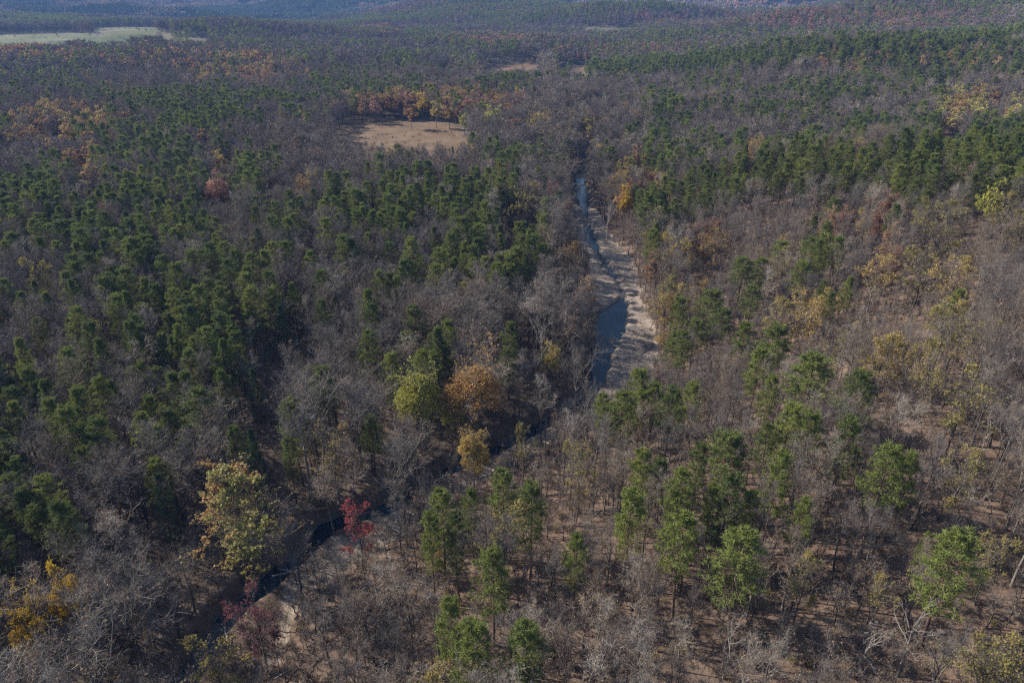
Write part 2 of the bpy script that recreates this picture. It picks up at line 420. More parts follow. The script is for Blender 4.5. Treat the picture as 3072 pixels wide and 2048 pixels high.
# ------------------------------------------------------------------ terrain
def build_terrain():
    front = np.radians(np.concatenate([np.arange(-48, 48.01, 0.28)]))
    back = np.radians(np.arange(54, 311, 6.0))
    ang = np.concatenate([front, back])          # measured clockwise from +Y
    rad = [6.0]
    while rad[-1] < 17000:
        r = rad[-1]
        rad.append(r * (1.010 if r > 60 and r < 460 else 1.016) + 0.05)
    rad = np.array(rad)
    A, R = np.meshgrid(ang, rad)
    X = R * np.sin(A); Y = R * np.cos(A)
    X = np.concatenate([[0], X.ravel()]); Y = np.concatenate([[0], Y.ravel()])
    Z = height(X, Y)
    na = len(ang); nr = len(rad)
    i = np.arange(nr - 1)[:, None]; j = np.arange(na)[None, :]; j2 = (j + 1) % na
    a = 1 + i * na + j; b = 1 + i * na + j2; c = 1 + (i + 1) * na + j2; d = 1 + (i + 1) * na + j
    F = np.concatenate([np.stack([a, b, c], -1).reshape(-1, 3), np.stack([a, c, d], -1).reshape(-1, 3)])[:, ::-1]
    jj = np.arange(na)
    cap = np.stack([np.zeros(na, int), 1 + (jj + 1) % na, 1 + jj], -1)
    F = np.concatenate([F, cap])
    dch, dbar = creek_masks(X, Y)
    grav = np.clip(1 - (dbar + 0.5) / 3.0, 0, 1)
    wet = np.clip((-Z - 2.15) / 0.75, 0, 1) * 0.9 * (dch < 3)
    mead = np.zeros(len(X)); past = np.zeros(len(X))
    jx = (fbm(X / 14, Y / 14, 31, 3) - 0.5) * 22; jy = (fbm(X / 14, Y / 14, 33, 3) - 0.5) * 30
    for k, P in fields_world:
        ins = in_poly(X + jx, Y + jy, P)
        # the open ground goes on behind the tree tops that hide its near edge
        if k == 'meadow': mead[ins] = 1
        else: past[ins] = 1
    for s in (18.0, 36, 54, 80, 110):           # nearer rim, hidden by the wood in front
        q = np.hypot(X, Y); sc = (q + s) / q
        for k, P in fields_world:
            ins = in_poly(X * sc, Y * sc, P)
            if k == 'meadow': mead[ins] = 1
            else: past[ins] = 1
    s = X - river_x(Y)
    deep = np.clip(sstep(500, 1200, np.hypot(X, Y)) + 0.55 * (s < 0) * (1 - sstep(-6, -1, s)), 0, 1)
    g = Geo(); g.add(np.stack([X, Y, Z], 1), F)
    me = g.mesh('ground', [ground_material()], dict(gravel=grav, wet=wet, meadow=mead, pasture=past, deep=deep))
    me.polygons.foreach_set('use_smooth', np.ones(len(me.polygons), bool))
    o = obj('ground', me, kind='structure')

build_terrain()

def build_water():
    m, nt, out = new_mat('creek water')
    p = nt.nodes.new('ShaderNodeBsdfPrincipled')
    p.inputs['Base Color'].default_value = (0.004, 0.017, 0.036, 1); p.inputs['Roughness'].default_value = 0.06
    p.inputs['IOR'].default_value = 1.33; p.inputs['Specular IOR Level'].default_value = 0.5
    geo = nt.nodes.new('ShaderNodeNewGeometry')
    n = nt.nodes.new('ShaderNodeTexNoise'); n.inputs['Scale'].default_value = 1.3; n.inputs['Detail'].default_value = 5
    nt.links.new(geo.outputs['Position'], n.inputs['Vector'])
    b = nt.nodes.new('ShaderNodeBump'); b.inputs['Strength'].default_value = 0.25; b.inputs['Distance'].default_value = 0.1
    nt.links.new(n.outputs['Fac'], b.inputs['Height']); nt.links.new(b.outputs[0], p.inputs['Normal'])
    tr = nt.nodes.new('ShaderNodeBsdfTransparent'); tr.inputs[0].default_value = (0.45, 0.62, 0.68, 1)
    mx = nt.nodes.new('ShaderNodeMixShader'); mx.inputs[0].default_value = 0.6
    nt.links.new(tr.outputs[0], mx.inputs[1]); nt.links.new(p.outputs[0], mx.inputs[2])
    nt.links.new(mx.outputs[0], out.inputs[0])
    g = Geo(); V = []
    P = CHX; n = len(P)
    for i in range(n):
        d = P[min(i + 1, n - 1)] - P[max(i - 1, 0)]; d /= np.linalg.norm(d); nn = np.array([d[1], -d[0]])
        for s in (-1, -0.33, 0.33, 1):
            q = P[i] + nn * s * (CHXW[i] + 2.0); V.append((q[0], q[1], -2.92))
    F = []
    for i in range(n - 1):
        for k in range(3):
            a = i * 4 + k; F += [(a, a + 1, a + 5), (a, a + 5, a + 4)]
    g.add(V, F)
    obj('creek_water', g.mesh('creek_water', [m]), kind='structure', label='blue-green creek water')
build_water()

# ------------------------------------------------------------------ tree builders: each returns (wood Geo, crown Geo) for a tree about 1:1 in metres
def unit(v): return v / np.maximum(np.linalg.norm(v, axis=-1, keepdims=True), 1e-6)

def pine(seed, H, R, z0f, nb, tufts, needles, nl, nw, sides=6, cone=0.0, gap=0.15):
    rng = np.random.RandomState(seed); W = Geo(); C = Geo()
    bend = rng.normal(0, 0.012 * H, 2); n = 8
    ts = np.linspace(0, 1, n)
    tp = np.stack([bend[0] * np.sin(ts * 2.6), bend[1] * np.sin(ts * 2.1 + 0.4) - bend[1] * math.sin(0.4), ts * H * 0.97 - 0.6], 1)
    r0 = 0.0105 * H + 0.03
    W.tube(tp, r0 * (1 - ts * 0.88) * np.where(ts < 0.05, 1.25, 1), sides)
    def at(h): return np.array([np.interp(h, tp[:, 2], tp[:, k]) for k in range(3)])
    z0 = z0f * H
    P0 = []; P1 = []; P2 = []; TR = []
    side_lobe = rng.uniform(0, 2 * math.pi)
    for i in range(nb):
        f = ((i + rng.uniform(0, 1)) / nb) ** 0.85
        az = i * 2.39996 + rng.normal(0, 0.35)
        if rng.uniform() < gap and f < 0.85: continue
        h = z0 + f * (H * 0.98 - z0)
        prof = ((1 - f) ** 0.55) * (0.45 + 0.55 * min(1, f * 3.2)) if cone == 0 else (1 - f) ** 0.85 * (0.7 + 0.3 * min(1, f * 5))
        L = R * prof * rng.uniform(0.65, 1.18) * (1 + 0.18 * math.cos(az - side_lobe)) + 0.35
        el = math.radians(-8 + 45 * f ** 1.5 + rng.normal(0, 9))
        d = np.array([math.cos(az) * math.cos(el), math.sin(az) * math.cos(el), math.sin(el)])
        a = at(h); b = a + d * L * 0.55; c = b + unit(d + np.array([0, 0, 0.28])) * L * 0.45
        P0.append(a); P1.append(b); P2.append(c); TR.append(L)
    # dead stubs below the crown
    P0 = np.array(P0); P1 = np.array(P1); P2 = np.array(P2); TR = np.array(TR)
    C0 = np.concatenate([P0, P1]); C1 = np.concatenate([P1, P2]); LL = np.concatenate([TR, TR * 0.6])
    C.prisms(C0, C1, 0.012 * LL + 0.02, 0.006 * LL + 0.012, 3, 1)
    ns = max(2, int(nb * 0.18))
    hs = rng.uniform(0.25 * H, z0 + 0.05 * H, ns); a = np.array([at(h) for h in hs])
    az = rng.uniform(0, 6.28, ns); d = np.stack([np.cos(az), np.sin(az), rng.uniform(-0.2, 0.2, ns)], 1)
    W.prisms(a, a + d * rng.uniform(0.5, 1.8, (ns, 1)), 0.03, 0.01, 3)
    # tufts along the outer part of each branch, spread sideways into flat sprays
    k = tufts
    t = rng.uniform(0.28, 1.03, (len(P0), k))
    pos = np.where((t < 0.55)[..., None], P0[:, None] + (P1 - P0)[:, None] * (t / 0.55)[..., None], P1[:, None] + (P2 - P1)[:, None] * ((t - 0.55) / 0.45)[..., None])
    d = unit(P2 - P0)[:, None]
    side = unit(np.cross(d, np.array([0, 0, 1.])))
    lat = rng.uniform(-1, 1, (len(P0), k)) * (0.34 * TR[:, None] + 0.12) * np.clip(1.25 - t, 0.2, 1)
    pos = pos + side * lat[..., None] + np.stack([np.zeros_like(t), np.zeros_like(t), rng.normal(0.05, 0.10, t.shape) + 0.05 * np.abs(lat)], -1)
    # connecting twigs
    base = pos - d * 0.35 - side * (lat * 0.45)[..., None]
    tdir = unit(pos - base)
    C.slivers(base.reshape(-1, 3), (pos - base).reshape(-1, 3), np.linalg.norm(pos - base, axis=-1).ravel(), 0.045, 1, rng=rng)
    O = np.repeat(pos.reshape(-1, 3), needles, 0)
    D = unit(rng.normal(size=O.shape)) + np.repeat(tdir.reshape(-1, 3), needles, 0) * 0.45 + np.array([0, 0, 0.35])
    O = O + rng.normal(0, nl * 0.22, O.shape)
    C.slivers(O, D, nl * rng.uniform(0.7, 1.25, len(O)), nw * rng.uniform(0.7, 1.3, len(O)), 0, rng=rng)
    return W, C

def hardwood(seed, H, R, fork=0.35, nlimb=9, nbr=6, ntw=6, nfine=3, leaf=0, leafsize=0.3, upright=0.5, lean=0.0, tw=0.05, fine_len=0.8, sides=6, leader=0.85, cluster=0.5, lobes=0):
    """deciduous tree: trunk, curved limbs, branches, twigs, fine twigs; leaf = leaf sprays per fine twig"""
    rng = np.random.RandomState(seed); W = Geo(); C = Geo()
    n = 8; ts = np.linspace(0, 1, n); hh = H * leader
    wv = rng.normal(0, 0.02 * H, 2); la = rng.uniform(0, 6.28)
    tp = np.stack([wv[0] * np.sin(ts * 4.2) + lean * H * math.cos(la) * ts ** 1.3, wv[1] * np.sin(ts * 3.4) + lean * H * math.sin(la) * ts ** 1.3, ts * hh - 0.6], 1)
    r0 = 0.0130 * H + 0.04
    rr = r0 * (1 - ts * 0.86) * np.where(ts < 0.05, 1.3, 1)
    W.tube(tp, rr, sides)
    def at(h): return np.array([np.interp(h, tp[:, 2], tp[:, k]) for k in range(3)])
    def rat(h): return np.interp(h, tp[:, 2], rr)
    L0 = []; 
    segs_P = []; segs_D = []; segs_L = []; segs_R = []
    for i in range(nlimb):
        f = (i + rng.uniform(0, 0.8)) / nlimb
        h = H * fork + f * (hh * 0.97 - H * fork)
        az = i * 2.4 + rng.normal(0, 0.4)
        el = math.radians(18 + 45 * upright + 26 * f + rng.normal(0, 8))
        # limb long enough to reach a rounded crown surface
        L = (R * (1.15 - 0.25 * abs(f - 0.4)) / max(math.cos(el), 0.45)) * rng.uniform(0.75, 1.1) * (1 - 0.35 * f)
        L = min(L, (H - h) / max(math.sin(el), 0.3) * 1.02 + 1.2)
        d = np.array([math.cos(az) * math.cos(el), math.sin(az) * math.cos(el), math.sin(el)])
        p = at(h); pts = [p]; m = 5
        for s in range(m):
            d = unit(d + rng.normal(0, 0.17, 3) + np.array([0, 0, 0.05]))
            p = p + d * L / m; pts.append(p)
            segs_P.append(pts[-2]); segs_D.append(pts[-1] - pts[-2]); segs_L.append(L * (1 - 0.55 * (s / m))); segs_R.append(s / m)
        rb = min(rat(h) * 0.85, 0.012 * H) * rng.uniform(0.7, 1)
        W.tube(np.array(pts), rb * (1 - np.linspace(0, 0.85, m + 1)) + 0.012, 4)
    # the leader carries branches too
    for s in range(5):
        a = at(hh * (0.55 + 0.09 * s)); b = at(hh * (0.64 + 0.09 * s)); segs_P.append(a); segs_D.append(b - a); segs_L.append(R * 0.7); segs_R.append(0.5)
    SP_ = np.array(segs_P); SD = np.array(segs_D); SL = np.array(segs_L); SR = np.array(segs_R)
    # branches
    w = np.where(SR < 0.15, 0.35, 1.0); idx = rng.choice(len(SP_), nlimb * nbr + 4, p=w / w.sum())
    t = rng.uniform(0, 1, len(idx))[:, None]
    A = SP_[idx] + SD[idx] * t; d0 = unit(SD[idx])
    bd = unit(d0 * 0.75 + unit(rng.normal(size=A.shape)) * 0.85 + np.array([0, 0, 0.25]))
    BL = (SL[idx] * 0.42 * rng.uniform(0.6, 1.25, len(idx)))[:, None]
    B = A + bd * BL * 0.5; bd2 = unit(bd + rng.normal(0, 0.28, A.shape) + np.array([0, 0, 0.12])); E = B + bd2 * BL * 0.5
    E = np.where(E[:, 2:3] > H * 1.02, B, E)
    rb = 0.010 * BL[:, 0] + 0.018
    C.prisms(np.concatenate([A, B]), np.concatenate([B, E]), np.concatenate([rb, rb * 0.65]), np.concatenate([rb * 0.65, rb * 0.3]), 3, 0)
    # twigs
    k = ntw; t = rng.uniform(0.15, 1.0, (len(A), k))[..., None]
    T0 = np.where(t < 0.5, A[:, None] + (B - A)[:, None] * t * 2, B[:, None] + (E - B)[:, None] * (t - 0.5) * 2).reshape(-1, 3)
    td = unit(np.repeat(bd2, k, 0) * 0.8 + unit(rng.normal(size=T0.shape)) * 0.8 + np.array([0, 0, 0.2]))
    TL = np.repeat(BL[:, 0], k) * 0.45 * rng.uniform(0.6, 1.3, len(T0)) + 0.25
    C.slivers(T0, td, TL, tw * 1.25, 0, rng=rng)
    # fine twigs
    k = nfine; t = rng.uniform(0.3, 1.0, (len(T0), k))[..., None]
    F0 = (T0[:, None] + (td * TL[:, None])[:, None] * t).reshape(-1, 3)
    fd = unit(np.repeat(td, k, 0) * 0.75 + unit(rng.normal(size=F0.shape)) * 0.9 + np.array([0, 0, 0.15]))
    FL = fine_len * rng.uniform(0.5, 1.3, len(F0))
    C.slivers(F0, fd, FL, tw, 0, rng=rng)
    if leaf > 0:
        m = int(len(F0) * leaf)
        # leaves gather in clumps: drop some branch ends
        key = rng.uniform(size=len(A)); w = np.repeat(np.repeat(key, ntw), nfine)
        cen = F0.mean(0); outer = np.linalg.norm((F0 - cen) / np.array([R, R, H * 0.3]), axis=1)
        w = np.where(w < cluster * 0.45, 0.06, 1.0) * np.clip(outer, 0.15, 1.2)
        ii = rng.choice(len(F0), m, p=w / w.sum())
        Cn = F0[ii] + fd[ii] * (FL[ii] * rng.uniform(0.2, 1.0, m))[:, None] + rng.normal(0, 0.12, (m, 3))
        if lobes:
            # foliage massed in rounded lobes over the upper crown
            q = int(m * (0.92 if lobes > 40 else 0.72))
            v = unit(rng.normal(size=(lobes, 3))); v[:, 2] = np.abs(v[:, 2]) * 1.1 - 0.35
            rad = rng.uniform(0.62 if lobes < 40 else 0.74, 0.95, (lobes, 1))
            LC = np.array([tp[-2][0], tp[-2][1], H * 0.60]) + v * rad * np.array([R * 0.95, R * 0.95, H * 0.37])
            lr = R * rng.uniform(0.16, 0.40, lobes)
            li = rng.randint(0, lobes, q)
            dv = unit(rng.normal(size=(q, 3)) + np.array([0, 0, 0.35]))
            Cn[:q] = LC[li] + dv * (lr[li] * rng.uniform(0.55, 1.05, q))[:, None] * np.array([1, 1, 0.8])
        C.leaves(Cn, leafsize, 1, rng)
    return W, C

def shrub(seed, H, n, leaf=0):
    rng = np.random.RandomState(seed); W = Geo(); C = Geo()
    az = rng.uniform(0, 6.28, n); el = rng.uniform(0.7, 1.5, n)
    d = np.stack([np.cos(az) * np.cos(el), np.sin(az) * np.cos(el), np.sin(el)], 1)
    O = rng.normal(0, 0.25, (n, 3)); O[:, 2] = -0.1
    L = H * rng.uniform(0.5, 1.1, n)
    W.slivers(O, d, L, 0.06, 0, rng=rng)
    k = 9; t = rng.uniform(0.25, 1, (n, k))[..., None]
    T = (O[:, None] + (d * L[:, None])[:, None] * t).reshape(-1, 3)
    td = np.repeat(d, k, 0) + unit(rng.normal(size=T.shape)) * 0.9
    C.slivers(T, td, H * 0.25 * rng.uniform(0.5, 1.2, len(T)), 0.035, 0, rng=rng)
    if leaf:
        ii = rng.choice(len(T), int(len(T) * leaf)); C.leaves(T[ii] + unit(td[ii]) * H * 0.1, 0.22, 1, rng)
    return W, C

LIB = bpy.data.collections.new('library')     # source meshes, never linked to the scene
class Proto: pass
def make_proto(name, WC, wood, crown_mats, H):
    """crown material slots: [0]=needles/twigs ... ; joined mesh: slot 0 wood"""
    p = Proto(); W, C = WC
    p.wood = W.mesh(name + ' trunk', [wood]); p.crown = C.mesh(name + ' crown', crown_mats)
    J = Geo(); J.add(np.concatenate(W.V), np.concatenate(W.F), 0)
    V = np.concatenate(C.V); F = np.concatenate(C.F)
    J.V.append(V); J.F.append(F + J.n); J.M.append(np.concatenate(C.M) + 1); J.n += len(V)
    p.joined = J.mesh(name, [wood] + crown_mats); p.H = H; p.name = name
    return p

def pines(tag, n, seed, mat, **kw):
    out = []
    for i in range(n):
        rr = np.random.RandomState(seed + i)
        H = 20.0; R = kw.get('R', 4.0) * rr.uniform(0.88, 1.15)
        out.append(make_proto(tag, pine(seed + i, H, R, kw['z0'] + rr.uniform(-0.09, 0.10), kw['nb'], kw['tufts'], kw['needles'], kw['nl'], kw['nw'], kw.get('sides', 6), kw.get('cone', (1 if i % 3 == 2 else 0))), M_pinebark, [mat, M_pinebark], H))
    return out
P_PINE_A = pines('pine tree', 6, 100, M_needle, z0=0.42, nb=74, tufts=12, needles=9, nl=0.48, nw=0.10)
P_PINE_B = pines('pine tree', 5, 130, M_needle, z0=0.38, nb=54, tufts=8, needles=6, nl=0.80, nw=0.19, R=4.1, sides=4)
P_PINE_C = pines('pine tree', 4, 160, M_needle, z0=0.35, nb=28, tufts=4, needles=2, nl=1.6, nw=0.80, R=4.3, sides=3)
P_CED_A = pines('cedar tree', 3, 190, M_needle_dark, z0=0.06, nb=110, tufts=9, needles=8, nl=0.42, nw=0.10, cone=1, R=3.0)
P_CED_B = pines('cedar tree', 2, 195, M_needle_dark, z0=0.06, nb=60, tufts=6, needles=5, nl=0.8, nw=0.24, cone=1, R=3.0, sides=4)

def hard(tag, n, seed, wood, mats, H=17.0, **kw):
    out = []
    for i in range(n):
        rr = np.random.RandomState(seed + i)
        k = dict(kw); R = k.pop('R', 4.3) * rr.uniform(0.85, 1.15)
        out.append(make_proto(tag, hardwood(seed + i, H, R, **k), wood, mats, H))
    return out
P_BARE_A = hard('bare tree', 6, 200, M_bark, [M_twig, M_lf_brown], nlimb=9, nbr=8, ntw=7, nfine=4, leaf=0.03, leafsize=0.2, tw=0.029, fork=0.42, upright=0.72, fine_len=0.85)
P_BARE_A += hard('bare tree', 4, 210, M_bark, [M_twig, M_lf_brown], nlimb=7, nbr=6, ntw=6, nfine=4, leaf=0.04, leafsize=0.2, tw=0.030, fork=0.52, upright=0.85, R=2.6)
P_BARE_B = hard('bare tree', 5, 220, M_bark, [M_twig, M_lf_brown], nlimb=9, nbr=6, ntw=5, nfine=3, leaf=0.10, leafsize=0.4, tw=0.085, fine_len=1.1, sides=4, fork=0.33)
P_BARE_C = hard('bare tree', 4, 240, M_bark, [M_twig, M_lf_brown], nlimb=7, nbr=6, ntw=3, nfine=2, leaf=0.12, leafsize=0.8, tw=0.34, fine_len=2.0, sides=3, fork=0.33)
LEAFY = {}
for nm, mt, sd in (('yellow', M_lf_yellow, 300), ('gold', M_lf_gold, 310), ('lime', M_lf_lime, 320), ('orange', M_lf_orange, 330), ('rust', M_lf_rust, 340),
                   ('red', M_lf_red, 350), ('pink', M_lf_pink, 360), ('olive', M_lf_olive, 370), ('amber', M_lf_amber, 375), ('maroon', M_lf_maroon, 378)):
    thin = nm in ('olive', 'red', 'amber', 'maroon')
    a = hard('autumn tree', 2, sd, M_bark, [M_twig, mt], nlimb=11, nbr=8, ntw=7, nfine=3, leaf=(1.5 if nm == 'red' else 1.2) if thin else 4.2, leafsize=0.30, tw=0.036, R=4.6, upright=0.35, fork=0.28, cluster=0.9 if thin else 0.5, lobes=0 if thin else 26)
    b = hard('autumn tree', 2, sd + 5, M_bark, [M_twig, mt], nlimb=8, nbr=6, ntw=5, nfine=2, leaf=1.6 if thin else 4.0, leafsize=0.62, tw=0.09, R=4.6, upright=0.35, fork=0.28, sides=4, lobes=0 if thin else 22)
    c = hard('autumn tree', 1, sd + 8, M_bark, [M_twig, mt], nlimb=5, nbr=4, ntw=3, nfine=2, leaf=1.6 if thin else 2.6, leafsize=1.35, tw=0.3, fine_len=1.2, R=4.4, upright=0.35, fork=0.28, sides=3, lobes=0 if thin else 16)
    LEAFY[nm] = (a, b, c)
ROUND = {}
for nm, mt, sd in (('lime', M_lf_lime, 380), ('orange', M_lf_orange, 384), ('yellow', M_lf_yellow, 388), ('pink', M_lf_pink, 392)):
    ROUND[nm] = hard('autumn tree', 1, sd, M_bark, [M_twig, mt], nlimb=12, nbr=8, ntw=7, nfine=3, leaf=4.6, leafsize=0.30, tw=0.036, R=5.4, upright=0.4, fork=0.32, cluster=0.4, lobes=64)[0]
P_BIG = make_proto('big autumn tree', hardwood(401, 24, 8.6, fork=0.26, nlimb=15, nbr=10, ntw=8, nfine=3, leaf=3.2, leafsize=0.36, upright=0.45, tw=0.04, lean=0.08, cluster=1.2), M_bark, [M_twig, M_lf_mixed], 24)
P_WHITE = hard('sycamore', 2, 410, M_white, [M_white, M_lf_brown], nlimb=8, nbr=5, ntw=4, nfine=2, leaf=0.1, leafsize=0.25, tw=0.035, fork=0.3, upright=0.5, R=5)
P_WHITE += hard('creekside tree', 1, 415, M_deadbark, [M_twig, M_lf_olive], nlimb=12, nbr=9, ntw=8, nfine=3, leaf=0.7, leafsize=0.25, tw=0.036, fork=0.25, upright=0.5, R=5)
P_DEAD = hard('dead tree', 3, 420, M_deadbark, [M_deadbark, M_lf_brown], nlimb=8, nbr=4, ntw=3, nfine=1, tw=0.045, fork=0.3, upright=0.3, R=5, leader=0.75)
P_SHRUB = [make_proto('undergrowth', shrub(500 + i, 2.6 + 0.4 * (i % 3), 26, 1.0 if i % 2 else 0.25), M_twig, [M_twig, (M_lf_olive if i == 3 else M_lf_brown)], 3.0) for i in range(4)]
P_SAP = [make_proto('undergrowth', hardwood(520 + i, 8.5, 1.7, fork=0.25, nlimb=7, nbr=5, ntw=5, nfine=2, leaf=0.3 if i else 0.1, leafsize=0.2, tw=0.032, fine_len=0.5, sides=3, upright=0.7), M_bark, [M_twig, M_lf_brown], 8.5) for i in range(3)]

# ------------------------------------------------------------------ what grows where
GRID = ["2223345444322334",
        "2101122321123434",
        "3334424000043434",
        "3334454431413445",
        "7654546620352210",
        "2755567860012110",
        "4566666420031000",
        "5656634210011000",
        "4334332100111000",
        "7555211100111000",
        "8642100000100000",
        "7511100000000000",
        "1101000000000000",
        "0000000000000000"]
GRID = np.array([[int(c) for c in r] for r in GRID], float) / 10
def pine_prob(px, py):
    gx = np.clip(px / 147.0 - 0.5, 0, 14.999); gy = np.clip(py / 112.0 - 0.5, 0, 12.999)
    ix = gx.astype(int); iy = gy.astype(int); fx = gx - ix; fy = gy - iy
    return (GRID[iy, ix] * (1 - fx) + GRID[iy, ix + 1] * fx) * (1 - fy) + (GRID[iy + 1, ix] * (1 - fx) + GRID[iy + 1, ix + 1] * fx) * fy

# patches of leafy autumn colour: centre, radii, chance, kinds
BLOBS = [(150, 290, 170, 50, .5, ('yellow', 'orange', 'rust')), (170, 350, 90, 50, .35, ('orange', 'rust')), (80, 125, 150, 25, .5, ('rust', 'orange')), (370, 130, 260, 30, .25, ('rust', 'orange')),
         (560, 165, 150, 45, .35, ('rust', 'orange', 'yellow')), (1000, 235, 220, 28, .5, ('amber', 'yellow', 'rust', 'pink')), (1150, 90, 160, 16, .5, ('rust', 'orange')),
         (870, 70, 90, 14, .5, ('rust',)), (700, 20, 800, 18, .3, ('rust', 'pink')), (2000, 45, 300, 30, .45, ('rust', 'pink')), (1600, 45, 240, 20, .4, ('rust', 'pink')), (1450, 120, 250, 20, .25, ('rust',)),
         (2100, 150, 300, 40, .2, ('rust', 'orange')), (2250, 250, 120, 50, .55, ('yellow', 'olive', 'lime', 'orange')), (1200, 275, 110, 35, .4, ('rust', 'olive', 'yellow')),
         (1480, 420, 90, 60, .3, ('amber', 'rust', 'olive')), (1560, 620, 130, 120, .2, ('rust', 'amber', 'olive')), (2080, 560, 260, 110, .25, ('olive', 'rust')), (1850, 720, 120, 60, .35, ('olive', 'amber')),
         (2200, 850, 160, 120, .35, ('olive',)), (2050, 750, 300, 120, .12, ('olive',)), (2230, 1080, 120, 90, .3, ('olive', 'rust')), (1500, 700, 90, 80, .2, ('olive',)), (1320, 640, 40, 90, .25, ('rust', 'amber')),
         (1300, 900, 60, 60, .15, ('rust',)), (900, 1420, 400, 120, .04, ('olive',)), (2100, 1400, 400, 200, .05, ('olive',)), (1330, 300, 70, 40, .3, ('olive', 'rust'))]
RIVER_VIEW = [(1308, 395), (1352, 395), (1375, 500), (1415, 570), (1452, 640), (1455, 715), (1500, 770), (1480, 830), (1420, 915), (1352, 925), (1350, 830), (1380, 765), (1362, 690), (1362, 620), (1328, 545), (1303, 480)]
CREEK_LOW = [(640, 1500), (600, 1420), (640, 1330), (730, 1270), (900, 1180), (925, 1230), (830, 1330), (720, 1400)]
CREEK_MID = [(1170, 1015), (1250, 965), (1360, 905), (1390, 930), (1290, 985), (1210, 1020)]

OCC = []      # occupied circles of the hand-placed trees
def px_dist(px, py, L):
    best = np.full(np.shape(px), 1e9)
    for (ax, ay), (bx, by) in zip(L[:-1], L[1:]):
        dx, dy = bx - ax, by - ay
        t = np.clip(((px - ax) * dx + (py - ay) * dy) / (dx * dx + dy * dy), 0, 1)
        best = np.minimum(best, np.hypot(px - ax - t * dx, py - ay - t * dy))
    return best

def open_ground(x, y, z, h):
    """true where a tree would stand in open ground or on the creek"""
    bad = np.zeros(x.shape, bool)
    for f in (0.0, 0.35, 0.7, 0.95):
        px, py, _ = project(x, y, z + h * f)
        for k, P in FIELDS_PX:
            bad |= in_poly(px, py, P) | in_poly(px, py - 2.5, P) | in_poly(px, py + 1.5, P)
        if f > 0: bad |= in_poly(px, py, RIVER_VIEW)
        if f > 0.2: bad |= (px_dist(px, py, CH_PX[1:13]) < (20 if f < 0.9 else 12)) & (RNG.uniform(size=len(x)) < 0.72) & (y < 260) & (x > river_x(y) - 2)
        if f > 0.2: bad |= (px_dist(px, py, [(1000, 1125), (1200, 1025), (1290, 975), (1380, 930)]) < 18) & (RNG.uniform(size=len(x)) < 0.4) & (y < 260)
    dch, dbar = creek_masks(x, y)
    bad |= (dch < 0.4) | ((dbar < 0.3) & ((y > 185) | (RNG.uniform(size=len(x)) < 0.6)))
    return bad

ang_lim = math.tan(math.radians(43))
def scatter(r0, r1, s):
    """jittered grid of points within the wedge the photograph could see, ring r0..r1"""
    x = np.arange(-r1 * 0.78, r1 * 0.78, s); y = np.arange(-10, r1, s)
    X, Y = np.meshgrid(x, y); X = X.ravel(); Y = Y.ravel()
    r = np.hypot(X, Y); k = (r < r1 + s) & (r >= r0 - s) & (np.abs(X) < (Y + 70) * ang_lim)
    X = X[k]; Y = Y[k]
    X = X + RNG.uniform(-0.46, 0.46, len(X)) * s; Y = Y + RNG.uniform(-0.46, 0.46, len(X)) * s
    r = np.hypot(X, Y); k = (r < r1) & (r >= r0)
    return X[k], Y[k]

CRESTS = [([(1480, 490), (1600, 440), (1700, 405), (1850, 395), (2000, 385), (2120, 375), (2380, 335)], 46, 0.95),
          ([(1290, 178), (1400, 165), (1550, 160), (1750, 148), (1950, 125), (2150, 105), (2400, 72)], 16, 0.95),
          ([(1540, 330), (1500, 250), (1560, 285), (1500, 330)], 30, 0.6), ([(80, 470), (150, 540), (200, 620)], 60, 0.8)]
def classify(X, Y, Z):
    """species for each point: 0 bare, 1 pine, 2 cedar, 'leafy' kinds from 3 on"""
    px, py, _ = project(X, Y, Z + 13)
    jx = (fbm(X / 45, Y / 45, 61, 3) - 0.5) * 260; jy = (fbm(X / 45, Y / 45, 71, 3) - 0.5) * 200
    sc = np.clip(py / 500, 0.12, 1)
    pp = pine_prob(px + jx * np.clip(py / 500, 0.3, 1), py + jy * sc)
    cl = 0.5 + 1.35 * (fbm(X / 52, Y / 52, 81, 3) - 0.5)
    far = sstep(900, 2500, np.hypot(X, Y))
    cl = cl * (1 - far) + (0.5 + 1.5 * (fbm(X / 300, Y / 170, 83, 4) - 0.5)) * far
    p = np.clip(pp * 0.92 + (cl - 0.5) * (1.7 + 2.4 * far) * np.minimum(1, pp * 3), 0, 0.84)
    p = np.where(pp < 0.04, pp * 0.3, p)
    for L, w, q in CRESTS:
        p = np.maximum(p, q * (px_dist(px, py, L) < w * (0.6 + 0.8 * fbm(X / 30, Y / 30, 97, 2))))
    u = RNG.uniform(size=len(X)); sp = np.where(u < p, 1, 0)
    u2 = RNG.uniform(size=len(X))
    left = X < river_x(Y)
    sp = np.where((sp == 1) & left & (u2 < 0.10) & (Y < 500), 2, sp)
    kinds = list(LEAFY.keys())
    base = 0.018
    u3 = RNG.uniform(size=len(X))
    leafy = (sp == 0) & (u3 < base + 0.012 * far)
    kk = RNG.choice([kinds.index(k) for k in ('rust', 'yellow', 'orange', 'olive', 'olive', 'rust')], len(X))
    kk = np.where(np.hypot(X, Y) < 300, kinds.index('olive'), kk)
    sp = np.where(leafy, 3 + kk, sp)
    for (bx, by, rx, ry, pr, ks) in BLOBS:
        d = ((px - bx) / rx) ** 2 + ((py - by) / ry) ** 2
        q = np.clip(1.15 - d, 0, 1) * pr * np.clip(0.4 + 1.6 * (fbm(X / 60, Y / 60, 91, 2)), 0, 1.4)
        hit_ = (sp != 2) & (RNG.uniform(size=len(X)) < q) & (px > -200)
        kc = RNG.choice([kinds.index(k) for k in ks], len(X))
        sp = np.where(hit_, 3 + kc, sp)
    return sp

